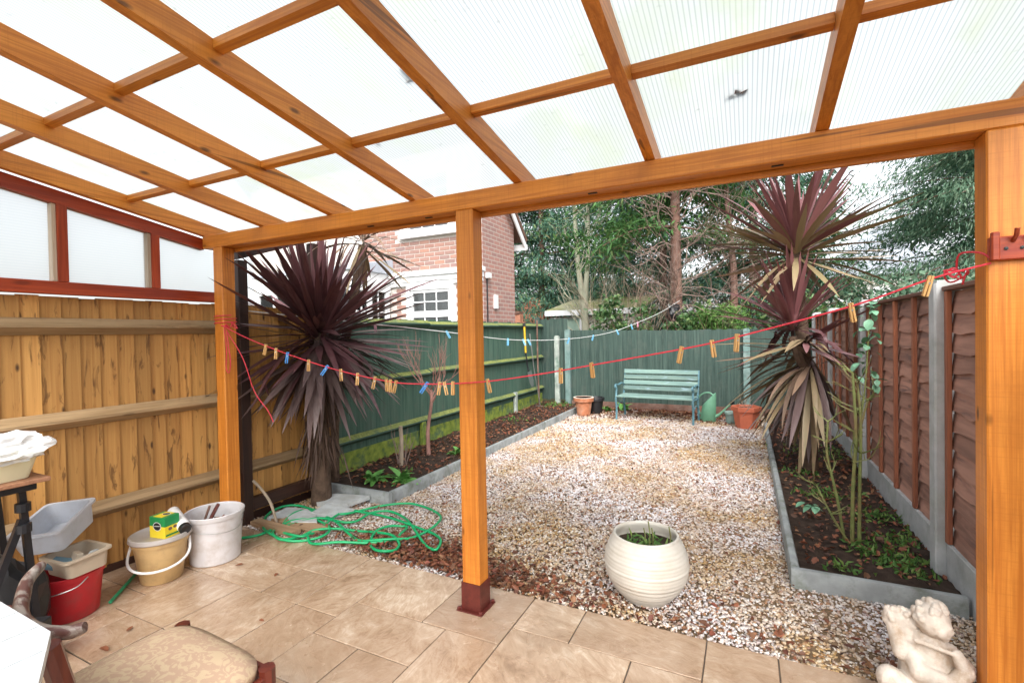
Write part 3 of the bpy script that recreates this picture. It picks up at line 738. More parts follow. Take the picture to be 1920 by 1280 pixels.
# dark stained frame beyond the corner post
df = thing('dark_gateway', 'dark brown stained timber gateway beside the corner post and cordyline', 'gateway', (-3.66, 2.53, 0))
MB().box(-3.70, -3.62, 2.49, 2.57, .0, 2.13, .004).build('upright', M['dark_wood'], df, world=True)
MB().prism([(2.49, 2.131), (3.3, 2.42), (3.3, 2.50), (2.49, 2.205)], 0, -3.70, -3.62).build('sloping_rail', M['dark_wood_y'], df, world=True)
MB().box(-3.70, -3.62, 3.22, 3.30, .0, 2.38, .004).build('upright', M['dark_wood'], df, world=True)
MB().box(-3.69, -3.63, 2.571, 3.219, .10, .20, .004).build('bottom_rail', M['dark_wood_y'], df, world=True)

# ================================================================== GREEN SIDE FENCE
gf = thing('closeboard_fence', 'dark green board fence with mossy rails running along the bed', 'fence', (-3.93, 6.4, 0))
y = 3.40; pr = {}; i = 0
while y < 9.46:
    w = (.105, .097, .112)[(i * 5 + i // 2) % 3]
    if w not in pr:
        pr[w] = MB().prism([(-.012, -w / 2 - .012), (-.006, -w / 2 - .012), (.006, w / 2 - .001), (-.012, w / 2 - .001)], 2, .24, 1.72).build('board', M['green_board'], gf); o = pr[w]
    else: o = cp(pr[w], parent=gf)
    o.location = Vector((-3.93 + rnd.uniform(-.002, .002), y + w / 2, rnd.uniform(-.02, .008))) - wloc(gf); y += w; i += 1
for z in (1.655, 1.0, .37):
    for (a, b) in ((3.40, 5.38), (5.385, 7.4), (7.405, 9.42)):
        zz = z + rnd.uniform(-.008, .008)
        MB().prism([(-3.918, zz - .05), (-3.908, zz - .05), (-3.852, zz - .012), (-3.852, zz + .006), (-3.908, zz + .046), (-3.918, zz + .046)], 1, a, b).build('rail', M['green_rail'], gf, world=True)
for (a, b) in ((3.40, 5.38), (5.385, 7.4), (7.405, 9.46)):
    MB().box(-3.945, -3.918, a, b, -.02, .245, .003).build('gravel_board', M['green_base'], gf, world=True)
for y, h in ((6.35, .40), (8.05, .42), (5.2, .36)):
    MB().box(-3.905, -3.85, y - .04, y + .04, 0, h, .006).build('post_spur', M['white_concrete'] if y > 7 else M['green_base'], gf, world=True)

# ================================================================== GREEN BACK FENCE
kf = thing('back_fence', 'faded green vertical board fence across the end of the garden behind the bench', 'fence', (-1.3, 9.48, 0))
x = -4.0; pr = {}; i = 0
while x < 1.15:
    w = (.094, .102, .089)[(i * 5 + i // 2) % 3]; corner = x < -3.42
    key = (w, corner)
    if key not in pr:
        pr[key] = MB().prism([(-w / 2 - .01, .0), (-w / 2 - .01, -.006), (w / 2 - .001, -.018), (w / 2 - .001, 0)], 2, .12, 1.80 if corner else 1.56).build('board', M['green_back'], kf); o = pr[key]
    else: o = cp(pr[key], parent=kf)
    xx = x + w / 2
    o.location = Vector((xx, 9.47 + rnd.uniform(-.003, .003), rnd.uniform(-.015, .01) - (0 if corner else (xx + 3.3) * .016))) - wloc(kf); x += w; i += 1
for (x0, x1, h, mt) in ((-3.60, -3.50, 1.45, 'white_concrete'), (-3.37, -3.26, 1.57, 'concrete_green'), (-.06, .05, 1.52, 'concrete_green'), (-4.03, -3.93, 1.85, 'green_back')):
    s = MB().box(x0, x1, 9.36, 9.445, 0, h - .02, .006); s.box(x0 + .01, x1 - .01, 9.37, 9.435, h - .022, h, .006)
    s.build('post', M[mt], kf, world=True)
MB().box(-3.25, 1.1, 9.42, 9.448, -.02, .118, .003).build('gravel_board', M['bark_brown'], kf, world=True)

# ================================================================== RIGHT PANEL FENCE
rf = thing('panel_fence', 'red brown lap panel fence with concrete posts and gravel boards', 'fence', (1.08, 5.5, 0))
posts = [1.62, 3.66, 5.70, 7.72, 9.46]
for y in posts:
    s = MB().prism([(1.0, y - .055), (1.12, y - .055), (1.12, y - .03), (1.085, y - .03), (1.085, y + .03), (1.12, y + .03), (1.12, y + .055), (1.0, y + .055)] if False else [(.995, y - .052), (1.115, y - .052), (1.115, y + .052), (.995, y + .052), (.985, y + .042), (.985, y - .042)], 2, -.05, 1.752)
    s.prism([(1.0, y - .045), (1.11, y - .045), (1.11, y + .045), (1.0, y + .045)], 2, 1.7521, 1.768)
    s.build('concrete_post', M['concrete'], rf, world=True)
for a, b in zip(posts[:-1], posts[1:]):
    a, b = a + .053, b - .053
    MB().box(1.035, 1.085, a, b, -.05, .238, .004).build('gravel_board', M['concrete'], rf, world=True)
    nb = 13; z0, z1 = .245, 1.70; st = (z1 - z0) / nb
    for k in range(nb):
        z = z0 + st * k
        prof = [(1.072, z - .012), (1.078, z - .012), (1.068, z + st), (1.063, z + st)] if False else None
        s = MB(); n = 14; ph = rnd.uniform(0, 6); vs = []; fs = []
        for j in range(n + 1):                               # waney lower edge
            yy = a + .004 + (b - a - .008) * j / n; wz = .010 * math.sin(j * 1.7 + ph) + .006 * math.sin(j * 3.1 + ph * 2) + rnd.uniform(-.003, .003)
            vs += [(-.022, yy, -.016 + wz), (-.008, yy, -.016 + wz), (.006, yy, st), (-.001, yy, st)]
        for j in range(n):
            for q in range(4): fs.append((j * 4 + q, j * 4 + (q + 1) % 4, (j + 1) * 4 + (q + 1) % 4, (j + 1) * 4 + q))
        fs += [(0, 1, 2, 3), (n * 4 + 3, n * 4 + 2, n * 4 + 1, n * 4)]
        s.add([(v[0], v[1] - (a + b) / 2, v[2]) for v in vs], fs)
        o = s.build('lap_board', M['panel_board'], rf); o.location = Vector((1.078, (a + b) / 2, z)) - wloc(rf)
    for j in range(5):
        yy = a + .022 + (b - a - .044) * j / 4
        MB().box(1.028, 1.053, yy - .02, yy + .02, .242, 1.702, .003).build('batten', M['panel_batten'], rf, world=True)
    MB().box(1.018, 1.10, a, b, 1.704, 1.728, .003).build('capping_rail', M['panel_cap'], rf, world=True)

# ================================================================== CORDYLINES
def leaf_mesh(name, L, W, bend, mat, twist=0.0, kink=None):
    """sword leaf along +X, bending towards -Z by 'bend' radians over its length"""
    s = MB(); n = 8; p = Vector((0, 0, 0)); a = 0; vs = []; fs = []
    for i in range(n + 1):
        t = i / n
        w = W * (.45 + 1.1 * t if t < .5 else 1.0 * (1 - ((t - .5) / .5) ** 1.7)) if i < n else .0006
        w = min(w, W); f = .16 * w * (1 - t)
        side = Vector((0, math.cos(twist * t), math.sin(twist * t))); nrm = Vector((math.sin(a), 0, math.cos(a)))
        vs += [p + side * w / 2 + nrm * f, p, p - side * w / 2 + nrm * f]
        if i < n:
            da = bend / n
            if kink and abs(t - kink) < .07: da += .9
            a += da; p = p + Vector((math.cos(a), 0, -math.sin(a))) * L / n
    for i in range(n):
        for q in (0, 1): fs.append((i * 3 + q, i * 3 + q + 1, (i + 1) * 3 + q + 1, (i + 1) * 3 + q))
    s.add(vs, fs); me = bpy.data.meshes.new(name); me.from_pydata([tuple(v) for v in s.v], [], s.f); me.materials.append(mat)
    me.polygons.foreach_set("use_smooth", [True] * len(me.polygons)); return me
LM = {}
def leafset(key, mat, Ls, W, bends):
    LM[key] = [leaf_mesh('leaf', L, W * rnd.uniform(.85, 1.15), b, mat, rnd.uniform(-.5, .5), rnd.choice((None, None, None, .55, .7)) if b > .5 else None) for L in Ls for b in bends]
leafset('pu', M['leaf_purple'], (.85, 1.0, 1.12), .058, (.02, .12, .3))
leafset('puw', M['leaf_purple'], (.85, .98), .060, (.4, .8, 1.2))
leafset('br', M['leaf_bronze'], (.78, .92), .056, (.15, .5, 1.0))
leafset('ma', M['leaf_mauve'], (.84, 1.0), .070, (.06, .2, .45))
leafset('wi', M['leaf_wine'], (.85, 1.0, 1.12), .068, (.02, .12, .3))
leafset('ta', M['leaf_tan'], (.92, 1.10), .066, (.06, .22, .5))
leafset('de', M['leaf_dead'], (.6, .75), .040, (.1, .4))
def put_leaf(t, meshes, base, az, el, sc=1.0, roll=0):
    o = bpy.data.objects.new('leaf', rnd.choice(meshes)); COL.objects.link(o); o.parent = t
    o.location = base; o.rotation_mode = 'XYZ'; o.rotation_euler = (roll, -el, az); o.scale = (sc, sc * rnd.uniform(.85, 1.15), sc); return o
def rosette(t, c, groups, wall=None):
    tw = wloc(t)
    for (key, n, e0, e1, sc, dz0, dz1) in groups:
        for k in range(n):
            for tries in range(12):
                az = rnd.uniform(0, 2 * math.pi); el = rnd.uniform(e0, e1); s_ = sc * rnd.uniform(.85, 1.1)
                if wall is None: break
                L = .85 * s_; ca = math.cos(el)
                tip = (tw.x + c[0] + math.cos(az) * ca * L, tw.z + c[2] + math.sin(el) * L)
                if tip[0] > wall[0] + .03 or tip[1] > wall[1] + .15: break
            put_leaf(t, LM[key], (c[0] + math.cos(az) * .03, c[1] + math.sin(az) * .03, c[2] + rnd.uniform(dz0, dz1)), az, el, s_, rnd.uniform(-.25, .25))
# the dark one by the brown fence
cl = thing('cordyline', 'dark purple cordyline with a huge spiky head beside the corner post', 'plant', (-3.50, 3.15, 0))
MB().tube(crom([(0, 0, -.05), (.01, 0, .5), (-.01, .01, 1.1), (.0, .02, 1.66)], 5), [.095, .09, .085, .08, .075, .075, .075, .075, .072, .07, .07, .07, .068, .066, .065, .05], 10).build('trunk', M['palm_bark'], cl, smooth=True)
wl = (-3.72, 1.80)
rosette(cl, (0, .02, 1.53), [('pu', 66, .75, 1.50, .95, .0, .12), ('pu', 84, .0, .85, 1.0, -.06, .06), ('puw', 22, -.3, .2, .95, -.12, .0), ('pu', 34, -.6, .1, .95, -.12, .0), ('ma', 56, -.95, -.25, .88, -.18, -.02), ('ma', 36, -1.3, -.75, .80, -.2, -.02)], wl)
# hanging dead thatch around the lower stem
ps = np.column_stack([rng.normal(0, .045, 420), rng.normal(0, .045, 420), rng.uniform(.5, 1.2, 420)])
V, F = leafcloud(ps, rng.normal(size=(420, 3)) * np.array([.22, .22, .1]) + np.array([0, 0, -1]), rng.uniform(.25, .5, 420), .016, .2, 0)
tag(mass('thatch', V, F, M['leaf_dead'], cl), 'brown dead leaves hanging round the stem', None, None, 'stuff')
# pale topped head behind it
c2 = thing('cordyline', 'bronze cordyline head showing behind the dark purple one against the brick house', 'plant', (-3.62, 3.62, 0))
MB().tube(crom([(-.10, -.10, 0), (-.10, -.05, .9), (.20, .05, 2.40)], 5), [.045] * 11, 8).build('trunk', M['palm_bark'], c2, smooth=True)
rosette(c2, (.20, .05, 2.44), [('br', 16, .5, 1.4, .7, 0, .08), ('br', 16, -.4, .5, .7, -.05, .03), ('ta', 10, -1.0, -.1, .62, -.1, 0)], wl)
# the tall one by the panel fence
cr = thing('cordyline', 'tall wine red and tan cordyline with stacked heads beside the panel fence', 'plant', (.56, 5.76, 0))
MB().tube(crom([(.02, 0, -.05), (.0, 0, .6), (-.03, .0, 1.2), (-.08, 0, 1.9), (-.10, 0, 2.35)], 5), [.075] * 8 + [.065] * 8 + [.055] * 5, 10).build('trunk', M['palm_bark'], cr, smooth=True)
MB().tube(crom([(.0, -.02, 1.05), (-.08, -.12, 1.2), (-.14, -.15, 1.42)], 4), .045, 8).build('side_stem', M['palm_bark'], cr, smooth=True)
wr = None
def ros_r(c, groups):
    tw = wloc(cr)
    for (key, n, e0, e1, sc, dz0, dz1) in groups:
        for k in range(n):
            for tries in range(12):
                az = rnd.uniform(0, 2 * math.pi); el = rnd.uniform(e0, e1); s_ = sc * rnd.uniform(.85, 1.1)
                tx = tw.x + c[0] + math.cos(az) * math.cos(el) * .82 * s_; tz = c[2] + math.sin(el) * .82 * s_
                if tx < .98 or tz > 1.95: break
            put_leaf(cr, LM[key], (c[0] + math.cos(az) * .025, c[1] + math.sin(az) * .025, c[2] + rnd.uniform(dz0, dz1)), az, el, s_, rnd.uniform(-.25, .25))
ros_r((-.10, 0, 2.28), [('wi', 44, .75, 1.5, .95, .0, .1), ('wi', 22, .2, .85, .95, -.04, .06), ('ta', 44, .05, .8, .95, -.05, .05), ('ta', 30, -.6, .1, .92, -.12, 0)])
ros_r((-.13, -.10, 1.52), [('wi', 26, .8, 1.5, .80, 0, .1), ('wi', 30, .1, .8, .85, -.05, .05), ('puw', 10, -.2, .3, .8, -.05, 0)])
ros_r((.02, 0, 1.13), [('br', 24, -.35, .3, .95, -.05, .1), ('ta', 16, -.9, -.3, .92, -.1, .05), ('ma', 18, -.9, -.3, .95, -.1, .05), ('ta', 8, -1.4, -.85, .95, -.15, .05), ('ma', 10, -1.4, -.85, .95, -.15, .05)])
ros_r((-.02, 0, 1.36), [('wi', 16, -.15, .6, .85, -.06, .06), ('ta', 16, -.5, .3, .9, -.08, .05)])

# ================================================================== ROSE, SHRUBS, SMALL PLANTS
rs = thing('rose_bush', 'bare thorny green rose bush growing in front of the panel fence', 'shrub', (.63, 3.92, .04))
canes = [([(0, 0, 0), (.01, .02, .35), (.03, .03, .75), (.02, .06, 1.15)], .017), ([(.04, 0, 0), (.05, .03, .4), (.06, .04, .8), (.05, .08, 1.08)], .015), ([(-.04, .02, 0), (-.08, .05, .3), (-.13, .08, .58), (-.12, .1, .8)], .013),
         ([(0, .03, 0), (.02, .05, .5), (.10, .12, .9), (.16, .14, 1.02)], .011), ([(-.02, -.02, 0), (-.12, .0, .18), (-.20, .05, .36)], .011), ([(.05, .05, .75), (.10, .1, 1.1), (.13, .12, 1.62)], .007)]
rr = random.Random(3)
for pts, r in canes:
    r *= .8; s = MB(); q = crom(pts, 6); s.tube(q, [r * (1 - .4 * i / len(q)) for i in range(len(q))], 7)
    for k in range(2, len(q)):
        for j in range(2):
            a = rr.uniform(0, 6.28); d = Vector((math.cos(a), math.sin(a), rr.uniform(-.3, .5))); b = q[k] + Vector((0, 0, rr.uniform(-.03, .03)))
            s.tube([b, b + d * (r + .013)], [.004, .0006], 3)
    if r > .0065:
        for k in (len(q) - 1, len(q) - 5, len(q) // 2):
            for j in range(2):
                a = rr.uniform(0, 6.28); twigs(s, q[k], (math.cos(a), math.sin(a), .5), rr.uniform(.08, .16), .006, 1, rr, .7, .2, (1, 2), 4)
    s.build('cane', M['rose_stem'], rs, smooth=True)
def leafblade(name, L, W, mat, droop=.3, parent=None):
    s = MB(); n = 5; vs = []; fs = []
    for i in range(n + 1):
        t = i / n; w = W * math.sin(math.pi * min(.97, t * .92 + .05)) ** .8; z = -droop * L * t * t
        vs += [(L * t, w / 2, z + w * .12), (L * t, 0, z), (L * t, -w / 2, z + w * .12)]
    for i in range(n):
        for q in (0, 1): fs.append((i * 3 + q, i * 3 + q + 1, (i + 1) * 3 + q + 1, (i + 1) * 3 + q))
    me = bpy.data.meshes.new(name); me.from_pydata(vs, [], fs); me.materials.append(mat); me.polygons.foreach_set("use_smooth", [True] * len(me.polygons)); return me
rleaf = leafblade('leaf', .065, .05, M['leaf_rose'], .35)
for k in range(44):
    z = rr.uniform(1.1, 1.68); o = bpy.data.objects.new('leaf', rleaf); COL.objects.link(o); o.parent = rs
    o.location = (.10 + (z - 1.1) * .05 + rr.uniform(-.06, .06), .11 + rr.uniform(-.06, .06), z - .04); o.rotation_euler = (rr.uniform(-.5, .5), rr.uniform(-.2, .9), rr.uniform(0, 6.28)); s_ = rr.uniform(.6, 1.25); o.scale = (s_,) * 3
for k in range(9):
    o = bpy.data.objects.new('leaf', rleaf); COL.objects.link(o); o.parent = rs; o.location = (-.26 + rr.uniform(-.05, .05), -.12 + rr.uniform(-.05, .05), .26); o.rotation_euler = (0, rr.uniform(-.1, .4), rr.uniform(0, 6.28))
# bare maple shrub and dry stick in the far bed
ms = thing('bare_shrub', 'leafless shrub with fine pinkish twigs against the green fence', 'shrub', (-3.5, 4.80, .04))
s = MB(); rr = random.Random(8)
s.tube(crom([(0, 0, -.05), (-.02, .02, .3), (.03, .03, .62), (.02, .05, .8)], 5), [.028, .026, .025, .024, .024, .023, .022, .021, .02, .02, .019, .019, .018, .018, .017, .016], 8)
for k in range(7):
    a = k * .9 + rr.uniform(-.3, .3); twigs(s, (.02, .04, .62 + .03 * k), (math.cos(a) * .75, math.sin(a) * .75, .85), .34, .010, 3, rr, .55, .2, (2, 3), 5)
s.build('stem', M['twig_pink'], ms, smooth=True)
st = thing('dry_stem', 'short pale broken stem standing in the bed beside the bare shrub', 'stem', (-3.5, 4.28, .03))
s = MB(); s.tube(crom([(0, 0, -.03), (.01, 0, .25), (.0, .0, .46)], 4), [.022] * 9, 8); s.build('stake', M['twig_pale'], st)
s = MB(); rr = random.Random(4)
for k in range(6):
    a = rr.uniform(0, 6.28); twigs(s, (.05 * math.cos(a), .05 * math.sin(a), 0), (math.cos(a) * .3, math.sin(a) * .3, 1), .28, .006, 1, rr, .4, .3, (1, 2), 4)
s.build('stem', M['twig_dead'], st)
pl = leafblade('leaf', .15, .062, M['leaf_primrose'], .45)
def clump(loc, n, sc, lab, seed):
    t = thing('primrose', lab, 'plant', loc, group='low leafy plants in the beds'); r2 = random.Random(seed)
    for k in range(n):
        o = bpy.data.objects.new('leaf', pl); COL.objects.link(o); o.parent = t
        o.location = (r2.uniform(-.06, .06) * sc, r2.uniform(-.05, .05) * sc, .01); o.rotation_euler = (r2.uniform(-.3, .3), -r2.uniform(.1, 1.1), r2.uniform(0, 6.28)); q = sc * r2.uniform(.7, 1.2); o.scale = (q, q, q)
clump((-3.42, 3.72, .05), 22, 1.0, 'green primrose clump nearest the corner of the kerbed bed', 1)
clump((-3.12, 3.82, .05), 26, 1.1, 'bushier green primrose clump by the kerb, next to the corner', 2)
clump((-3.2, 4.95, .05), 12, .7, 'small green plant beside the bare shrub stem', 3)
clump((-2.38, 9.05, 0.0), 14, 1.0, 'pale green leafy plant between the terracotta pot and bench', 4)
clump((-2.1, 9.15, 0.0), 16, 1.2, 'green leafy plant beside the bench arm', 5)

# ================================================================== BENCH
bn = thing('garden_bench', 'weathered pale green slatted bench with blue-green iron ends', 'bench', (-1.385, 8.40, 0), R(-5))
W = .63
for sx in (-1, 1):
    s = MB(); x = sx * W
    s.tube(crom([(x, .25, 0), (x, .20, .22), (x, .18, .40), (x, .24, .62), (x, .29, .83)], 5), .018, 8)
    s.tube(crom([(x, -.24, 0), (x, -.22, .18), (x, -.25, .34), (x, -.22, .50), (x, -.235, .575)], 5), .018, 8)
    s.tube(crom([(x, .225, .56), (x, .06, .60), (x, -.12, .585), (x, -.255, .60), (x, -.285, .565), (x, -.26, .54), (x, -.235, .56)], 5), .016, 8)
    s.tube(crom([(x, .18, .385), (x, 0, .37), (x, -.25, .385)], 5), .015, 8)
    s.tube(crom([(x, .20, .2), (x, 0, .27), (x, -.22, .2)], 4), .010, 6)
    s.build('iron_end', M['bench_iron'], bn, smooth=True)
for k in range(5):
    y = -.235 + k * .098
    MB().box(-W + .0, W - .0, y - .036, y + .036, .388, .41, .004).build('seat_slat', M['bench_paint'], bn)
for k in range(4):
    t = k / 3; z = .50 + t * .285; y = .188 + t * .082
    o = MB().box(-W, W, -.012, .012, -.036, .036, .004).build('back_slat', M['bench_paint'], bn); o.location = (0, y - .02, z + .01); o.rotation_euler = (R(-15), 0, R(.4 * (k - 1)))

# ================================================================== POTS, CAN
def ring_profile(base):
    return base
pot = thing('planter_pot', 'large round cream ribbed pot standing on the gravel', 'plant pot', (-.53, 2.78, -.01))
prof = []; N = 66
for i in range(N + 1):
    t = i / N; z = .36 * t
    r = np.interp(t, [0, .06, .2, .4, .55, .7, .85, .95, 1], [.125, .145, .190, .226, .234, .228, .208, .188, .180])
    prof.append((float(r) + .0013 * math.sin(t * 2 * math.pi * 17 + 1.5 * math.sin(t * 9)) + .0009 * math.sin(t * 71), z))
prof += [(.176, .366), (.168, .364), (.172, .34), (.192, .30), (.205, .262)]
prof = [(.0, .0)] + prof + [(.0, .262)]
MB().lathe(prof, 48).build('body', M['cream_pot'], pot, smooth='all')
s = MB(); s.lathe([(0, .288), (.06, .296), (.12, .285), (.198, .282), (.198, .264), (0, .264)], 24); s.build('soil', M['soil'], pot, smooth=True)
ps = np.column_stack([rng.normal(.0, .07, 90), rng.normal(0, .07, 90), np.full(90, .285)])
d = norm(rng.normal(size=(90, 3)) * np.array([1, 1, .3]) + np.array([0, 0, .7]))
V, F = leafcloud(ps, d, rng.uniform(.03, .075, 90), rng.uniform(.012, .026, 90), .2, .2); tag(mass('seedlings', V, F, M['weed'], pot), None, None, None, 'stuff')
s = MB()
for (x, y, h) in ((.02, .0, .15), (.04, -.01, .12), (-.01, .02, .1), (.13, .02, .13)): s.tube([(x, y, .28), (x + .004, y, .28 + h * .6), (x - .004, y, .28 + h)], .004, 5)
s.build('stalk', M['rose_stem'], pot)
def flowerpot(name, label, loc, mat, h, r0, r1, rim, grp=None, soil=True, seg=32, hexa=False):
    t = thing(name, label, 'plant pot', loc, group=grp)
    sg = 6 if hexa else seg
    MB().lathe([(0, 0), (r0, 0), (r0 + (r1 - r0) * .78, h * .78), (r1 + rim, h * .79), (r1 + rim * 1.25, h - .006), (r1 + rim, h), (r1 - .012, h), (r1 - .022, h * .86), (0, h * .86)], sg).build('body', mat, t, smooth=not hexa)
    MB().lathe([(0, h * .9), (r1 * .5, h * .93), (r1 - .026, h * .88), (r1 - .028, h * .862), (0, h * .862)], 20).build('soil', M['soil'], t, smooth=True)
    return t
tp = flowerpot('flower_pot', 'round terracotta pot at the far end of the long kerb', (-2.70, 8.48, -.01), M['terracotta'], .33, .115, .165, .018)
MB().lathe([(.186, .325), (.188, .3315), (.155, .3318), (.153, .325)], 28).build('limescale_rim', M['white_stain'], tp)
flowerpot('flower_pot', 'dark pot half hidden behind the round terracotta pot', (-2.56, 8.78, -.01), M['black'], .30, .11, .15, .012)
hp = flowerpot('hexagonal_planter', 'orange-red hexagonal planter with dry stems near the cordyline', (-.02, 8.25, -.01), M['terracotta_plastic'], .33, .15, .20, .014, hexa=True)
s = MB(); rr = random.Random(12)
for k in range(9):
    a = rr.uniform(0, 6.28); twigs(s, (rr.uniform(-.1, .1), rr.uniform(-.1, .1), .29), (math.cos(a) * .4, math.sin(a) * .4, 1), rr.uniform(.08, .2), .004, 1, rr, .6, .1, (1, 2), 4)
s.build('dry_stems', M['twig_pale'], hp)
flowerpot('small_pot', 'small grey-green pot beside the hexagonal planter', (-.245, 8.55, -.01), M['pot_grey'], .19, .07, .09, .008)
wc = thing('watering_can', 'pale green plastic watering can standing beside the bench end', 'watering can', (-.60, 8.62, -.01), R(-8))
s = MB(); s.lathe([(0, 0), (.112, 0), (.122, .012), (.104, .30), (.098, .315), (.09, .318), (.0, .318)], 28, sx=1.05, sy=.78)
s.v = [(x - .0 + z * .10, y, z + (max(0, z - .25) * 1.6 * (x / .1 + .55) if z > .25 else 0)) for x, y, z in s.v]; s.build('body', M['can_green'], wc, smooth=True)
MB().add([(-.028 + .058 * math.cos(a), .052 * math.sin(a), .352 + .5 * .058 * math.cos(a) * 1.0) for a in np.linspace(0, 6.283, 19)[:-1]], [tuple(range(18))]).build('filler_opening', M['black'], wc)
MB().tube(crom([(.09, 0, .07), (.18, 0, .12), (.29, 0, .24), (.36, 0, .31)], 4), [.032, .03, .028, .025, .022, .02, .019, .018, .017, .016, .015, .015, .015], 10).build('spout', M['can_green'], wc, smooth=True)
MB().tube([(.355, 0, .305), (.375, 0, .325), (.40, 0, .352)], [.018, .03, .036], 12).build('rose', M['black'], wc, smooth=True)
MB().tube(crom([(.10, 0, .43), (.03, 0, .475), (-.07, 0, .455), (-.15, 0, .36), (-.155, 0, .22), (-.105, 0, .10)], 5), .012, 8).build('handle', M['can_green'], wc, smooth=True)

# ================================================================== TOOLS leaning in the fence corner
sp = thing('spade', 'yellow handled spade hanging on the green fence in the corner', 'spade', (-3.78, 8.36, .36))
MB().tube([(-.02, -.03, 1.28), (-.01, -.01, .78)], .019, 8).build('handle', plain('yellow_grip', (.68, .40, .02), .45), sp, smooth=True)
MB().tube([(-.01, -.01, .78), (.02, .04, .40)], .014, 8).build('shaft', M['black_metal'], sp, smooth=True)
MB().tube([(-.02, -.03, 1.28), (-.022, -.032, 1.34)], [.03, .03], 8).build('grip', M['black'], sp)
o = MB().prism([(-.09, .0), (.09, .0), (.095, -.20), (.05, -.29), (0, -.31), (-.05, -.29), (-.095, -.20)], 0, -.003, .003).build('blade', M['steel'], sp); o.location = (.03, .06, .42); o.rotation_euler = (R(10), R(-8), 0)
rk = thing('garden_rake', 'thin grey metal rake leaning in the fence corner beside the spade', 'rake', (-3.70, 8.78, .03))
MB().tube([(.0, .03, 0.03), (-.06, -.12, .8), (-.10, -.2, 1.47)], .011, 8).build('handle', M['steel'], rk, smooth=True)
s = MB(); s.box(-.1, .1, .02, .035, .02, .04)
for k in range(8): s.tube([(-.09 + k * .026, .028, .02), (-.09 + k * .026, -.01, -.01)], .003, 4)
s.build('head', M['steel'], rk)
wp = thing('wooden_pole', 'brown wooden pole standing upright in the far fence corner', 'pole', (-3.80, 9.0, .05))
MB().tube([(0, 0, 0), (-.02, 0, .8), (-.03, .02, 1.72)], .018, 8).build('shaft', M['bark_brown'], wp, smooth=True)

# ================================================================== HOSE, SLABS
def z7(x, y):                     # traced loops, measured on the ground
    px, py = 440 + x / 3.048, 860 + y / 3.048
    c = Vector(((px - 960) / 902, -(py - 640) / 902, -1)); m = Matrix(((.8986, .0097, .4386), (.4383, .0219, -.8986), (-.0184, .9997, .0154))); d = m @ c
    k = -1.49 / d.z; return (d.x * k, d.y * k)
HP = [(20, 452), (80, 446), (150, 430), (240, 395), (330, 365), (440, 350), (520, 372), (545, 415), (500, 452), (400, 466), (290, 472), (205, 440), (163, 390), (190, 320), (270, 285), (360, 270), (440, 288), (540, 318), (630, 322), (730, 292), (860, 272), (1000, 265), (1110, 285), (1175, 330), (1160, 380), (1090, 422), (1000, 455), (900, 470), (800, 472), (710, 465), (640, 425), (580, 370),
      (500, 320), (420, 300), (340, 320), (280, 370), (275, 415), (320, 445), (400, 448), (480, 405), (560, 348), (640, 305), (740, 306), (860, 335), (970, 375), (1060, 400), (1140, 432), (1178, 480), (1150, 525), (1090, 492), (1040, 432), (1000, 375), (960, 330), (880, 305), (780, 320), (700, 355), (620, 365), (480, 350), (340, 375), (240, 400), (220, 440), (270, 470), (380, 440), (460, 415), (580, 410), (700, 412), (820, 425), (900, 450), (940, 485), (920, 520), (860, 540), (800, 525), (775, 480), (805, 425), (880, 395), (960, 385), (985, 395), (960, 430), (900, 465), (760, 482), (600, 488), (480, 492), (430, 478), (420, 455)]
hp_ = [z7(*p) for p in HP]
hz = [(p[0], p[1], .010 + .009 * (1 + math.sin(i * 1.9)) * (0 if i < 3 else 1)) for i, p in enumerate(hp_)]
ho = MB().tube(crom(hz, 6), .0098, 8).build('garden_hose', M['hose'], smooth='all'); tag(ho, 'bright green garden hose lying in loose coils on the patio edge', 'hose')
def shard(label, poly, z0, z1, mat, cat='slab', name='broken_slab', grp='broken paving pieces', tilt=(0, 0)):
    cxm = sum(p[0] for p in poly) / len(poly); cym = sum(p[1] for p in poly) / len(poly)
    o = MB().prism([(p[0] - cxm, p[1] - cym) for p in poly], 2, 0, z1 - z0).build(name, mat); o.location = (cxm, cym, z0); o.rotation_euler = (tilt[0], tilt[1], 0); tag(o, label, cat, grp)
shard('large pale slab leaning near the foot of the dark cordyline', [(-3.62, 3.22), (-3.34, 3.30), (-3.10, 3.34), (-3.16, 3.14), (-3.46, 3.06)], .01, .045, M['slab'], tilt=(.08, 0))
shard('pale triangular slab piece behind the hose', [(-3.32, 3.05), (-3.02, 3.06), (-3.10, 2.88), (-3.30, 2.86)], .005, .04, M['slab'], tilt=(.06, .04))
shard('small broken slab inside the hose coils', [(-3.42, 2.92), (-3.22, 2.84), (-3.10, 2.74), (-3.30, 2.66), (-3.46, 2.74)], .0, .03, M['slab'])
shard('slab fragment near the foot of the dark frame', [(-3.60, 2.86), (-3.48, 2.92), (-3.44, 2.70), (-3.56, 2.64)], .0, .03, M['slab'], tilt=(.0, .1))
shard('old brown plank lying under the hose', [(-3.58, 2.66), (-2.98, 2.60), (-2.96, 2.72), (-3.58, 2.78)], -.005, .022, M['plank'], 'plank', 'plank', None)
shard('worn timber offcut at the patio corner by the white bucket', [(-3.60, 2.52), (-3.10, 2.50), (-3.10, 2.585), (-3.60, 2.60)], -.005, .035, M['plank'], 'plank', 'plank', None)
cn = MB().tube(crom([(-3.42, 2.62, .02), (-3.46, 2.6, .18), (-3.52, 2.56, .30), (-3.58, 2.54, .36)], 4), .011, 6).build('bent_cane', M['twig_pale'], smooth=True); tag(cn, 'bent pale cane leaning on the dark frame', 'cane')

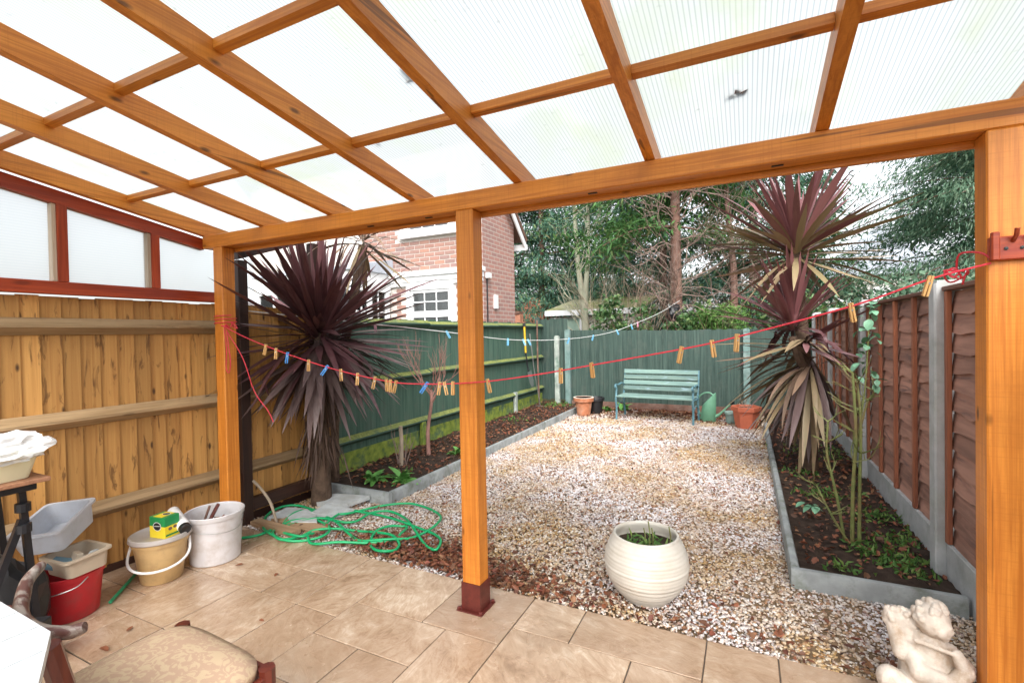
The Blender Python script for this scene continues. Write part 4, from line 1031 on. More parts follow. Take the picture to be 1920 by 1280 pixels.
# ================================================================== BUCKETS AND THE FERTILISER BOX
def bucket(name, label, loc, mat, r0, r1, h, rotz=0, hm=None, handle='wire', ha=0, sy=1.0):
    t = thing(name, label, 'bucket', loc, rotz)
    MB().lathe([(0, 0), (r0 - .006, 0), (r0, .006), (r1 - .004, h - .03), (r1 + .004, h - .03), (r1 + .008, h - .004), (r1 + .002, h), (r1 - .006, h - .004), (r0 - .008, .012), (0, .012)], 40, sy=sy).build('body', mat, t, smooth=True)
    return t
wb = bucket('bucket', 'white plastic bucket of dead leaves beside the corner post', (-3.30, 2.05, 0), M['bucket_white'], .150, .175, .33)
MB().lathe([(0, .22), (.08, .232), (.156, .215), (.15, .19), (0, .19)], 20).build('leaf_fill', M['soil'], wb, smooth=True)
ps = np.column_stack([rng.normal(.03, .06, 120), rng.normal(.03, .06, 120), rng.uniform(.225, .25, 120)]); ps[:, :2] = np.clip(ps[:, :2], -.1, .1)
V, F = leafcloud(ps, rng.normal(size=(120, 3)) * np.array([1, 1, .4]), rng.uniform(.03, .05, 120), .025, .3, .1); tag(mass('leaves', V, F, M['litter'], wb), None, None, None, 'stuff')
MB().tube([(-.10, -.02, .22), (-.115, .04, .33)], .008, 6).build('stick', M['bark_brown'], wb)
MB().tube([(-.02, -.05, .22), (-.05, .06, .345)], .012, 6).build('stick', M['mahogany'], wb)
a0 = R(-58)
MB().tube(crom([(.178 * math.cos(a0 - 1.0), .178 * math.sin(a0 - 1.0), .292), (.188 * math.cos(a0 - .3), .188 * math.sin(a0 - .3), .25), (.188 * math.cos(a0 + .6), .188 * math.sin(a0 + .6), .225), (.186 * math.cos(a0 + 1.3), .186 * math.sin(a0 + 1.3), .23), (.180 * math.cos(a0 + 2.1), .18 * math.sin(a0 + 2.1), .292)], 6), .0022, 5).build('wire_handle', M['steel'], wb, smooth=True)
s = MB()
for (az, z, w, h) in ((-2.32, .215, .02, .012), (-2.30, .19, .026, .014), (-2.33, .17, .016, .008), (-2.31, .15, .022, .010), (-2.30, .235, .012, .007)):
    r = np.interp(z, [0, .33], [.150, .175]) + .0012
    vs = [(r * math.cos(az + da / .16), r * math.sin(az + da / .16), z + dz) for da in (-w / 2, 0, w / 2) for dz in (-h / 2, h / 2)]
    s.add(vs, [(0, 2, 3, 1), (2, 4, 5, 3)])
s.build('red_print', M['ink_red'], wb)
bb = bucket('bucket', 'beige bucket with grey lid and white handle between the red and white buckets', (-3.345, 1.735, 0), M['bucket_beige'], .112, .148, .265)
MB().lathe([(0, .262), (.136, .262), (.150, .268), (.164, .262), (.168, .268), (.165, .288), (.158, .292), (.148, .282), (.13, .276), (0, .276)], 40).build('lid', M['grey_lid'], bb, smooth=True)
az0 = R(-38)
def hb(t, drop): # handle swung down on the camera side
    a = az0 - math.pi / 2 + math.pi * t; rr_ = .152 + .05 * math.sin(math.pi * t)
    return (rr_ * math.cos(a), rr_ * math.sin(a), .235 - drop * math.sin(math.pi * t) ** .6)
MB().tube(crom([hb(t, .115) for t in np.linspace(0, 1, 11)], 3), .0075, 8).build('handle', M['white_plastic'], bb, smooth=True)
fx = thing('fertiliser_box', 'green and yellow cardboard box standing on the lid of the beige bucket', 'box', (-3.30, 1.735, .2775), R(10))
fx.scale = (1.12,) * 3
w, d_, h = .056, .042, .115
MB().box(-w, w, -d_, d_, .0, h * .56).build('lower_body', M['box_yellow'], fx)
MB().box(-w, w, -d_, d_, h * .56 + .0002, h).build('upper_body', M['box_green'], fx)
MB().box(-w * .62, w * .5, -d_ * .9, d_ * .95, h, h + .0008).build('top_panel', M['box_yellow'], fx)
def oval(p, u, v, a, b, n=20): return [Vector(p) + Vector(u) * a * math.cos(2 * math.pi * k / n) + Vector(v) * b * math.sin(2 * math.pi * k / n) for k in range(n)]
def emblem(p, u, v, a, b):
    nrm = Vector(u).cross(Vector(v)).normalized()
    e = MB().add(oval(Vector(p) + nrm * .0010, u, v, a * 1.15, b * 1.15), [tuple(range(20))]).build('emblem', M['ink_white'], fx)
    MB().add(oval(Vector(p) + nrm * .0016, u, v, a, b), [tuple(range(20))]).build('emblem_disc', M['ink'], e)
    q = MB()
    q.add([Vector(p) + nrm * .0021 + Vector(u) * x * a + Vector(v) * y * b for x, y in ((-.85, -.05), (.85, .12), (.85, .26), (-.85, .09))], [(0, 1, 2, 3)])
    q.build('emblem_stripe', M['ink_white'], e)
emblem((0, -d_, h * .56), (1, 0, 0), (0, 0, 1), .026, .021)
emblem((w * .05, 0.01, h + .0008), (1, 0, 0), (0, 1, 0), .022, .014)
for (yy, zz) in ((-.012, .048), (.016, .052)):
    MB().add(oval((w + .0008, yy, zz), (0, 1, 0), (0, 0, 1), .011, .009, 12), [tuple(range(12))]).build('print_spot', M['bark_brown'], fx)
MB().add([(w + .0006, -d_ * .9, .010), (w + .0006, d_ * .9, .010), (w + .0006, d_ * .9, .020), (w + .0006, -d_ * .9, .020)], [(0, 1, 2, 3)]).build('print_band', M['box_green'], fx)
bt = thing('white_canister', 'white cylinder with a black cap lying across the beige bucket lid', 'canister', (-3.315, 1.825, .345), rot=(0, R(90 + 16), R(-12)))
MB().lathe([(0, -.105), (.032, -.105), (.036, -.10), (.036, .10), (.033, .106), (0, .106)], 24).build('body', M['white_plastic'], bt, smooth=True)
MB().lathe([(0, .106), (.034, .106), (.034, .13), (.029, .134), (.02, .128), (0, .128)], 24).build('cap', M['black'], bt, smooth=True)
rb = bucket('bucket', 'red plastic bucket under the stacked trays', (-3.375, 1.29, 0), M['bucket_red'], .122, .146, .248)
MB().tube(crom([(.149, .02, .228), (.165, -.04, .20), (.125, -.12, .185), (.045, -.165, .18), (-.055, -.16, .185), (-.135, -.06, .215)], 5), .003, 5).build('wire_handle', M['steel'], rb, smooth=True)
gc = MB().tube([(-3.42, 1.60, .012), (-3.10, 1.42, .014)] if False else [(-3.28, 1.43, .014), (-3.50, 1.66, .02), (-3.56, 1.72, .03)], .010, 6).build('green_cane', M['hose_dark'], smooth=True); tag(gc, 'short green cane on the patio by the red bucket', 'cane')

def tray(name, label, loc, rot, mat, lx, ly, h, flare=.025, rim=.016, cat='tray'):
    t = thing(name, label, cat, loc, rot=rot); s = MB()
    def ring(x, y, z, r=.03, n=4):
        p = []
        for (sx, sy, a0) in ((1, 1, 0), (-1, 1, 90), (-1, -1, 180), (1, -1, 270)):
            for k in range(n + 1):
                a = R(a0 + 90 * k / n); p.append((sx * (x - r) + r * math.cos(a), sy * (y - r) + r * math.sin(a), z))
        return p
    rings = [ring(lx - flare, ly - flare, 0), ring(lx, ly, h - .012), ring(lx + rim, ly + rim, h - .012), ring(lx + rim, ly + rim, h), ring(lx - .003, ly - .003, h), ring(lx - flare - .003, ly - flare - .003, .006)]
    n = len(rings[0]); vs = [p for r_ in rings for p in r_]; fs = [tuple(range(n))[::-1], tuple(range((len(rings) - 1) * n, len(rings) * n))]
    for i in range(len(rings) - 1):
        for k in range(n): fs.append((i * n + k, i * n + (k + 1) % n, (i + 1) * n + (k + 1) % n, (i + 1) * n + k))
    s.add(vs, fs); s.build('shell', mat, t, smooth=True); return t
bt_ = tray('tray', 'beige plastic tray of odds and ends on top of the red bucket', (-3.324, 1.308, .254), (R(3.8), R(-2.4), R(2)), M['beige_tray'], .126, .098, .098, .010, .014)
o = MB().box(-.03, .03, -.05, .05, 0, .085, .004).build('divider', M['beige_tray'], bt_); o.location = (.0, -.01, .01); o.rotation_euler = (0, R(12), R(80)); o.scale = (.5, .8, .95)
o = MB().box(-.06, .06, -.04, .04, 0, .03, .004).build('blue_packet', plain('blue_grey_packet', (.12, .22, .28), .5), bt_); o.location = (-.045, -.05, .03); o.rotation_euler = (R(10), R(15), R(30))
rr = random.Random(2); s = MB()
for k in range(14): s.blob((.03 + rr.uniform(0, .06), rr.uniform(-.02, .06), .03 + rr.uniform(0, .04)), (rr.uniform(.012, .03), rr.uniform(.012, .03), rr.uniform(.008, .02)), 7, 5)
s.build('rubble', M['slab'], bt_)
tray('tray', 'light grey washing-up tray tilted on top of the beige tray', (-3.45, 1.278, .417), (R(15.3), R(-4.7), R(35.3)), M['grey_tray'], .118, .149, .127, .014, .015)

# folding stand with the cream tray
sd = thing('work_stand', 'black metal folding stand with a brown board top in the corner', 'stand', (-3.22, .92, 0))
MB().box(-.26, .19, -.36, .18, .835, .855, .003).build('board_top', wood('reddish_chipboard', (.36, .18, .10), (.24, .11, .06), 0, .6, knots=0), sd)
MB().box(-.24, .155, -.32, .14, .80, .834, .003).build('top_frame', M['black_metal'], sd)
for (p, q) in (((.10, .10, .80), (.06, .16, .02)), ((-.2, .10, .80), (-.22, .16, .02)), ((.10, -.28, .80), (.04, -.32, .02)), ((-.2, -.28, .80), (-.22, -.32, .02)), ((.10, .10, .66), (.14, -.02, .36))):
    MB().tube([p, q], .019, 4).build('leg', M['black_metal'], sd)
for z in (.72, .62): MB().lathe([(0, -.02), (.03, -.02), (.03, .02), (0, .02)], 12, .115, .10, z).build('clamp', M['black_metal'], sd)
tray('tray', 'pale yellow tray holding a crumpled plastic bag', (-3.235, .93, .857), (0, 0, R(8)), M['cream_tray'], .175, .13, .12)
bg_ = bpy.data.meshes.new('plastic_bag'); bmm = bmesh.new(); bmesh.ops.create_icosphere(bmm, subdivisions=4, radius=1)
from mathutils import noise as mn
for v in bmm.verts:
    p = v.co.copy(); k = 1 + .45 * mn.noise(p * 1.7) + .30 * abs(mn.noise(p * 4.1)) + .16 * mn.noise(p * 9)
    v.co = Vector((p.x * .20 * k, p.y * .13 * k, max(-.045, p.z * .085 * k)))
    if p.x > .55: v.co += Vector((.10 * (p.x - .55), .02, .05 * (p.x - .55)))
bmm.to_mesh(bg_); bmm.free(); bg_.materials.append(M['bag'])
bgo = bpy.data.objects.new('plastic_bag', bg_); COL.objects.link(bgo); bgo.location = (-3.20, .95, .985); bgo.rotation_euler = (0, 0, R(35)); tag(bgo, 'crumpled clear white plastic bag on the pale yellow tray', 'plastic bag')
kb = bpy.data.meshes.new('black_sack'); bmm = bmesh.new(); bmesh.ops.create_icosphere(bmm, subdivisions=3, radius=1)
for v in bmm.verts:
    p = v.co.copy(); k = 1 + .3 * mn.noise(p * 1.6) + .18 * abs(mn.noise(p * 4.3)); v.co = Vector((p.x * .13 * k, p.y * .15 * k, max(-.22, p.z * .25 * k)))
bmm.to_mesh(kb); bmm.free(); kb.materials.append(M['black'])
kbo = bpy.data.objects.new('black_sack', kb); COL.objects.link(kbo); kbo.location = (-3.26, .98, .225); tag(kbo, 'black sack standing under the folding stand', 'sack')
yk = thing('yellow_packet', 'black packet with a yellow label beside the red bucket', 'packet', (-2.98, .98, .02), R(35))
MB().box(-.07, .07, -.045, .045, 0, .20, .004).build('body', M['black'], yk)
MB().box(.002 - .06, .06, -.0465, -.0455, .045, .12).build('label', M['box_yellow'], yk)

# ================================================================== CHAIR AND WHITE TABLE
ch = thing('armchair', 'dark red wooden chair with beige brocade seat in the near corner', 'chair', (-1.66, .80, 0), R(-3))
s = MB(); n = 12; vs = []; fs = []
def seat_pt(u, v):
    x = (u * 2 - 1); y = (v * 2 - 1); rx_ = .265 * (1 - .05 * (1 - v)); k = max(abs(x), abs(y))
    r_ = (abs(x) ** 5 + abs(y) ** 5) ** .2 if k > 0 else 1; f = k / r_ if r_ > 0 else 1
    return (x * f * rx_, y * f * .225 + .02, .455 + .045 * (1 - k ** 4) + .006 * (1 - x * x) * (1 - y * y))
for i in range(n + 1):
    for j in range(n + 1): vs.append(seat_pt(i / n, j / n))
for i in range(n):
    for j in range(n): fs.append((i * (n + 1) + j, (i + 1) * (n + 1) + j, (i + 1) * (n + 1) + j + 1, i * (n + 1) + j + 1))
edge = [i * (n + 1) for i in range(n + 1)] + [n * (n + 1) + j for j in range(1, n + 1)] + [i * (n + 1) + n for i in range(n - 1, -1, -1)] + [j for j in range(n - 1, 0, -1)]
nb0 = len(vs)
for e in edge: vs.append((vs[e][0], vs[e][1], .425))
for k in range(len(edge)): fs.append((edge[k], edge[(k + 1) % len(edge)], nb0 + (k + 1) % len(edge), nb0 + k))
fs.append(tuple(range(nb0, nb0 + len(edge))))
s.add(vs, fs); s.build('seat_pad', M['fabric'], ch, smooth='all')
s = MB(); s.box(-.262, .262, .225, .250, .375, .44, .005); s.box(-.25, .25, -.205, -.182, .375, .424, .004); s.box(-.266, -.243, -.18, .224, .375, .424, .004); s.box(.243, .266, -.18, .224, .375, .424, .004)
s.build('seat_frame', M['mahogany'], ch)
for (x, y) in ((-.25, .235), (.25, .235)): MB().tube([(x, y, .445), (x, y + .004, .25), (x * 1.02, y + .012, 0)], [.026, .022, .015], 8).build('leg', M['mahogany'], ch, smooth=True)
for x in (-.17, .145):
    MB().tube(crom([(x, -.20, 0), (x, -.17, .25), (x, -.185, .45), (x + .01, -.225, .62), (x + .02, -.26, .775)], 5), [.016] * 8 + [.02] * 8 + [.024] * 5, 8).build('leg', M['mahogany'], ch, smooth=True)
rail = crom([(-.325, -.125, .805), (-.275, -.17, .79), (-.19, -.205, .782), (-.06, -.245, .778), (.06, -.25, .778), (.15, -.222, .782), (.18, -.195, .79)], 6)
s = MB(); nn = len(rail)
s.tube(rail, [.013 + .005 * math.sin(math.pi * i / (nn - 1)) ** .5 for i in range(nn)], 10); s.build('back_rail', M['worn_wood'], ch, smooth=True)
tb = thing('white_table', 'white table top corner at the near edge of the patio', 'table', (-1.75, .05, 0))
poly = [(-2.40, .505), (-1.3505, .4808), (-1.10, .365), (-.96, .15), (-.96, -.30), (-1.2, -.52), (-2.4, -.52), (-2.6, -.2), (-2.6, .3)]
def clipx(pl, lim, keep_less):
    out = []
    for k in range(len(pl)):
        a, b = pl[k], pl[(k + 1) % len(pl)]; ia = (a[0] < lim) == keep_less; ib = (b[0] < lim) == keep_less
        if ia: out.append(a)
        if ia != ib: t_ = (lim - a[0]) / (b[0] - a[0]); out.append((lim, a[1] + (b[1] - a[1]) * t_))
    return out
for k in range(14):
    x1 = -.926 - k * .1185; pl_ = clipx(clipx(poly, x1 - .0015, True), x1 - .117, False)
    if len(pl_) > 2: MB().prism(pl_, 2, .858, .88).build('top_board', M['white_top'], tb, world=True)
MB().prism([(-1.78 + (p[0] + 1.78) * .93, (p[1] + .02) * .93 - .02) for p in poly], 2, .80, .8575).build('apron', M['white_top'], tb, world=True)
for (x, y) in ((-2.35, .25), (-1.2, .12), (-1.2, -.36), (-2.35, -.36)): MB().box(x - .03, x + .03, y - .03, y + .03, 0, .799, .004).build('leg', M['white_top'], tb, world=True)

# ================================================================== CHERUB
cb = thing('cherub_statue', 'weathered stone cherub playing a pipe at the patio edge by the end post', 'statue', (.615, 2.36, 0), R(-14))
cb.scale = (.88, .88, .97)
s = MB()
def cap(p, q, r0, r1, n=7):
    p, q = Vector(p), Vector(q)
    for i in range(n + 1):
        t = i / n; c = p.lerp(q, t); s.blob(c, r0 + (r1 - r0) * t, 12, 8)
# local: x = picture right, y = away from the camera, z up
cap((0, .0, .07), (.0, .0, .19), .108, .098); cap((0, .0, .19), (.01, .0, .27), .096, .076)      # belly and chest
cap((.01, .0, .28), (.02, -.005, .33), .035, .034, 3)                                               # neck
s.blob((.022, -.01, .385), (.062, .066, .066), 16, 12)                                              # skull
s.blob((.052, -.03, .368), (.036, .04, .042), 12, 9); s.blob((.072, -.038, .384), (.016, .022, .010)); s.blob((.080, -.04, .368), (.012, .009, .013)); s.blob((.066, -.045, .348), (.015, .016, .010)); s.blob((.060, -.03, .335), (.017, .018, .014)); s.blob((.048, -.062, .362), (.020, .016, .019))
rr = random.Random(21)
for k in range(60):                                                                                 # curls
    a, e = rr.uniform(0, 6.28), rr.uniform(-.1, 1.5); d = Vector((math.cos(a) * math.cos(e), math.sin(a) * math.cos(e), math.sin(e)))
    if d.x > .45 and e < .7: continue
    c = Vector((.02, -.006, .39)) + Vector((d.x * .062, d.y * .066, d.z * .064)); s.blob(c, rr.uniform(.010, .017), 7, 5)
cap((-.07, -.01, .27), (-.02, -.085, .20), .043, .040); cap((-.02, -.085, .20), (.085, -.095, .185), .038, .034)   # near arm across the chest
cap((.085, -.085, .185), (.125, -.05, .235), .034, .032); cap((.125, -.05, .235), (.10, -.06, .295), .030, .022)    # hand side
cap((.075, .0, .27), (.125, -.03, .24), .036, .033)
cap((-.055, .01, .27), (-.10, .0, .345), .045, .042); s.blob((-.105, -.01, .355), (.050, .034, .040)); s.blob((-.06, -.005, .345), (.035, .03, .035))   # raised shoulder and small curled wing
for k in range(34):
    a, e = rr.uniform(0, 6.28), rr.uniform(-.5, 1.4); c = Vector((-.092 + .058 * math.cos(a) * math.cos(e), -.008 + .034 * math.sin(a) * math.cos(e), .352 + .042 * math.sin(e))); s.blob(c, rr.uniform(.009, .014), 7, 5)
cap((-.115, -.02, .33), (-.085, -.05, .24), .030, .034)
cap((-.03, -.06, .08), (-.125, -.075, .125), .062, .052); cap((-.125, -.075, .125), (-.12, -.085, .03), .046, .034)  # legs
cap((.04, -.06, .08), (.11, -.10, .09), .058, .048); cap((.11, -.10, .09), (.10, -.11, .02), .042, .034)
cap((-.035, -.085, .318), (.105, -.07, .298), .0095, .009, 14)                                       # pipe
s.lathe([(0, -.0), (.16, 0), (.165, .02), (.15, .045), (0, .05)], 24)
so = s.build('figure', M['stone'], cb, smooth='all', weld=False)
rm = so.modifiers.new('rm', 'REMESH'); rm.mode = 'VOXEL'; rm.voxel_size = .0036; rm.use_smooth_shade = True
sm = so.modifiers.new('sm', 'SMOOTH'); sm.factor = .5; sm.iterations = 2

# ================================================================== WASHING LINES AND PEGS
LP = [(-3.40, 1.60), (-3.018, 1.474), (-2.418, 1.324), (-1.905, 1.240), (-1.602, 1.230), (-1.26, 1.251), (-.954, 1.294), (-.661, 1.346), (-.26, 1.42), (-.04, 1.470), (.361, 1.583), (.589, 1.668), (.752, 1.712)]
rl = thing('washing_line', 'red washing line strung between the corner post and the end post', 'washing line', (-1.4, 2.19, 1.23))
lp = crom([(x, 2.20, z) for x, z in LP], 5)
MB().tube(lp, .0036, 6).build('cord', M['cord_red'], rl, world=True, smooth=True)
def linez(x): return float(np.interp(x, [p.x for p in lp], [p.z for p in lp]))
rr = random.Random(6)
def knot(c, n, s_, name):
    pts = [Vector(c) + Vector((rr.uniform(-s_, s_), rr.uniform(-s_, s_) * .7, rr.uniform(-s_, s_) * .8)) for k in range(n)]
    MB().tube(crom(pts, 5), .0034, 5).build(name, M['cord_red'], rl, world=True, smooth=True)
MB().tube([(-3.46 + .072 * math.cos(a) * 1.0, 2.27 + .072 * math.sin(a), 1.60 + .004 * a) for a in np.linspace(0, 18.8, 50)], .0036, 5).build('post_wrap', M['cord_red'], rl, world=True, smooth=True)
knot((-3.38, 2.22, 1.59), 9, .035, 'knot'); knot((-3.33, 2.24, 1.60), 8, .03, 'knot')
MB().tube(crom([(-3.37, 2.2, 1.58), (-3.35, 2.2, 1.42), (-3.36, 2.2, 1.30), (-3.33, 2.2, 1.26), (-3.31, 2.2, 1.34), (-3.33, 2.2, 1.46), (-3.36, 2.21, 1.57)], 5), .0036, 5).build('loose_end', M['cord_red'], rl, world=True, smooth=True)
MB().tube(crom([(-3.36, 2.21, 1.56), (-3.26, 2.26, 1.36), (-3.20, 2.30, 1.12), (-3.10, 2.33, .98), (-3.06, 2.34, .90)], 5), .0036, 5).build('loose_end', M['cord_red'], rl, world=True, smooth=True)
knot((.70, 2.33, 1.68), 14, .04, 'coil'); MB().tube(crom([(.70, 2.33, 1.70), (.70, 2.30, 1.76), (.735, 2.24, 1.755), (.752, 2.20, 1.73)], 5), .0036, 5).build('loose_end', M['cord_red'], rl, world=True, smooth=True)
def peg_proto(mat, name):
    t = thing(name, 'peg', 'clothes peg')
    for s_ in (-1, 1):
        o = MB().prism([(s_ * .0010, .014), (s_ * .0075, .014), (s_ * .0085, -.02), (s_ * .0085, -.055), (s_ * .0030, -.058), (s_ * .0012, -.02)], 1, -.0055, .0055).build('prong', mat, t); 
    MB().lathe([(0, -.006), (.0035, -.006), (.0035, .006), (0, .006)], 8).xf(Matrix.Rotation(R(90), 4, 'X')).xf(Matrix.Translation((0, 0, -.012))).build('spring', M['steel'], t)
    return t
used = {}
def peg(kind, loc, label, rot, sc=1.0, group=None):
    key = kind
    if key not in used:
        t = peg_proto(M[kind], 'clothes_peg'); used[key] = t
    else:
        src = used[key]; t = cp(src)
        for c in src.children: k = c.copy(); COL.objects.link(k); k.parent = t
    t.location = loc; t.rotation_euler = rot; t.scale = (sc,) * 3; t['label'] = label; t['group'] = group
    return t
PG = [(-2.93, 'peg_wood'), (-2.83, 'peg_wood'), (-2.721, 'peg_blue'), (-2.526, 'peg_wood'), (-2.372, 'peg_blue'), (-2.252, 'peg_wood'), (-2.118, 'peg_wood'), (-1.985, 'peg_wood'), (-1.895, 'peg_wood'), (-1.865, 'peg_wood'), (-1.826, 'peg_wood'), (-1.613, 'peg_blue'), (-1.523, 'peg_wood'), (-1.488, 'peg_wood'), (-1.433, 'peg_wood'), (-1.219, 'peg_wood'), (-.814, 'peg_wood'), (-.659, 'peg_wood'), (-.256, 'peg_wood'), (-.132, 'peg_wood'), (-.036, 'peg_wood'), (.356, 'peg_wood'), (.588, 'peg_wood')]
ordn = ['first', 'second', 'third', 'fourth', 'fifth', 'sixth', 'seventh', 'eighth', 'ninth', 'tenth', 'eleventh', 'twelfth', 'thirteenth', 'fourteenth', 'fifteenth', 'sixteenth', 'seventeenth', 'eighteenth', 'nineteenth', 'twentieth']
cnt = {}
for x, k in PG:
    cnt[k] = cnt.get(k, 0) + 1
    nm_ = 'wooden' if k == 'peg_wood' else 'bright blue plastic'
    tilt = R(rr.uniform(-14, 14)) if k == 'peg_wood' else R(rr.choice((35, -50, 8)))
    peg(k, (x, 2.20 + rr.uniform(-.004, .004), linez(x) - .002), f'{ordn[cnt[k]-1]} {nm_} peg from the corner post on the red line', (R(rr.uniform(-8, 8)), tilt, R(rr.uniform(-30, 30) + 26)), 1.05, 'pegs on the red washing line')
wl_ = thing('washing_line', 'white washing line running from the dark frame to the tree behind the fence', 'washing line', (-2.6, 6.2, 1.4))
WP = [(-3.66, 2.55, 1.73), (-3.347, 3.672, 1.627), (-3.245, 4.04, 1.594), (-3.033, 4.79, 1.518), (-2.836, 5.5, 1.438), (-2.66, 6.13, 1.408), (-2.49, 6.73, 1.406), (-2.30, 7.43, 1.432), (-2.07, 8.24, 1.51), (-1.80, 9.20, 1.69), (-1.55, 10.1, 1.89), (-1.30, 11.0, 2.16)]
wp_ = crom(WP, 5)
MB().tube(wp_, .0045, 6).build('cord', M['cord_white'], wl_, world=True, smooth=True)
for i, (y, k) in enumerate(((3.72, 'peg_pink'), (4.62, 'peg_pale'), (4.95, 'peg_pale'), (5.62, 'peg_pale'), (5.92, 'peg_pale'), (6.02, 'peg_pale'), (6.95, 'peg_pale'), (7.62, 'peg_pale'), (8.35, 'peg_pale'), (8.86, 'peg_pale'), (9.1, 'peg_pink'))):
    q = min(wp_, key=lambda p: abs(p.y - y)); x = np.interp(y, [p.y for p in wp_], [p.x for p in wp_]); z = np.interp(y, [p.y for p in wp_], [p.z for p in wp_])
    lab = ('pink peg on the white line nearest the dark cordyline' if i == 0 else 'pinkish peg on the white line nearest the tree') if k == 'peg_pink' else f'{ordn[i-1]} pale blue peg along the white line counting from the dark cordyline'
    peg(k, (float(x), y, float(z) - .002), lab, (R(rr.uniform(-10, 10)), R(rr.uniform(-30, 30)), R(40)), 1.35, 'pegs on the white washing line')
# red hook block on the end post
rkx = thing('hook_rack', 'red stained wooden hook block screwed to the end post', 'hook rack', (.80, 2.21, 1.77))
MB().box(-.052, .09, -.012, .0085, -.050, .030, .004).build('block', M['red_x'], rkx)
MB().box(-.052, -.03, -.030, -.0125, -.052, .045, .004).build('end_peg', M['red_x'], rkx)
for x in (.008, .045): MB().tube([(x, -.012, .012), (x, -.035, .03), (x, -.04, .05)], .007, 6).build('hook', M['red_x'], rkx, smooth=True)
for x in (-.01, .03): MB().lathe([(0, 0), (.006, 0), (.006, .002), (0, .003)], 8).xf(Matrix.Rotation(R(90), 4, 'X')).xf(Matrix.Translation((x, -.0122, -.012))).build('screw', M['ink'], rkx)
# twigs and fallen leaves on the patio
for i, (x, y, L, lab, mt) in enumerate(((-2.86, 1.20, .075, 'orange dead leaf on the patio in front of the red bucket', 'litter'), (-2.88, 1.32, .05, 'small dead leaf nearer the red bucket on the patio', 'litter'), (-3.02, 2.06, .055, 'dead leaf on the patio in front of the white bucket', 'litter'), (-2.35, 1.68, .04, 'dark dead leaf on the patio between the chair and the hose', 'litter'), (-2.68, 2.03, .05, 'brown dead leaf on the patio below the hose', 'litter'))):
    V, F = deadleaf(np.zeros((1, 3)), np.array([[math.cos(i * 2.1), math.sin(i * 2.1), .02]]), L, L * .42)
    o = mass('dead_leaf', V, F, M['litter']); o.location = (x, y, .006); tag(o, lab, 'dead leaf')

# ================================================================== HOUSE BEYOND THE GREEN FENCE
HX, HY = -4.27, 7.6
hs_ = thing('brick_house', 'two-storey brick house with white window frames beyond the green fence', 'house', (-6.5, 7.6, 0))
wall = MB().box(-10.5, HX - .012, HY + .004, HY + .30, -.05, 5.0).build('front_wall', M['mortar'], hs_, world=True)
side = MB().prism([(HY + .0, -.05), (8.92, -.05), (8.92, 3.72), (HY, 4.95)], 0, HX - .011, HX).build('side_wall', M['brick_tex'], hs_, world=True)
side2 = MB().prism([(HY + .305, -.05), (8.92, -.05), (8.92, 3.70), (HY + .305, 4.7)], 0, -10.5, HX - .015).build('rear_wall', M['brick_tex'], hs_, world=True)
rfp = MB().prism([(7.3, 5.35), (7.35, 5.28), (9.25, 3.42), (9.30, 3.48)], 0, -10.8, HX + .14).build('roof', M['roof_tile'], hs_, world=True)
MB().prism([(7.3, 5.24), (9.22, 3.38), (9.22, 3.22), (7.3, 5.06)], 0, HX + .12, HX + .145).build('bargeboard', M['white_paint'], rfp, world=True)
MB().prism([(9.25, 3.36), (9.25, 3.26), (9.16, 3.24), (9.16, 3.36)], 0, -10.8, HX + .16).build('gutter', M['white_paint'], rfp, world=True)
wins = [(-5.95, -4.87, 1.35, 2.46), (-6.05, -4.80, 3.40, 4.6)]
cornice = (2.44, 2.72)
bw, bh = .232, .0815
bp = None; row = 0; z = 1.62
while z < 4.0:
    x = HX - .001 - (.5 * bw if row % 2 else 0); first = True
    if row % 2:   # half brick at the corner
        pass
    k = 0
    while x > -6.95:
        L = bw - .015
        x0 = x - bw; inside = any(x0 + .02 < w_[1] and x - .02 > w_[0] and z + bh - .01 > w_[2] and z < w_[3] for w_ in wins) or (z > 2.36 and z < 2.74) or (z + bh > 1.6 and z < 3.1 and x0 < -6.37 and z < 2.72)
        if not inside:
            if bp is None: bp = MB().box(-L / 2, L / 2, -.0045, .006, -(bh - .016) / 2, (bh - .016) / 2, .002).build('brick', M['brick'], wall); o = bp
            else: o = cp(bp, parent=wall)
            o.location = Vector((x0 + bw / 2, HY, z + bh / 2)) - wloc(wall)
        x -= bw
    z += bh; row += 1
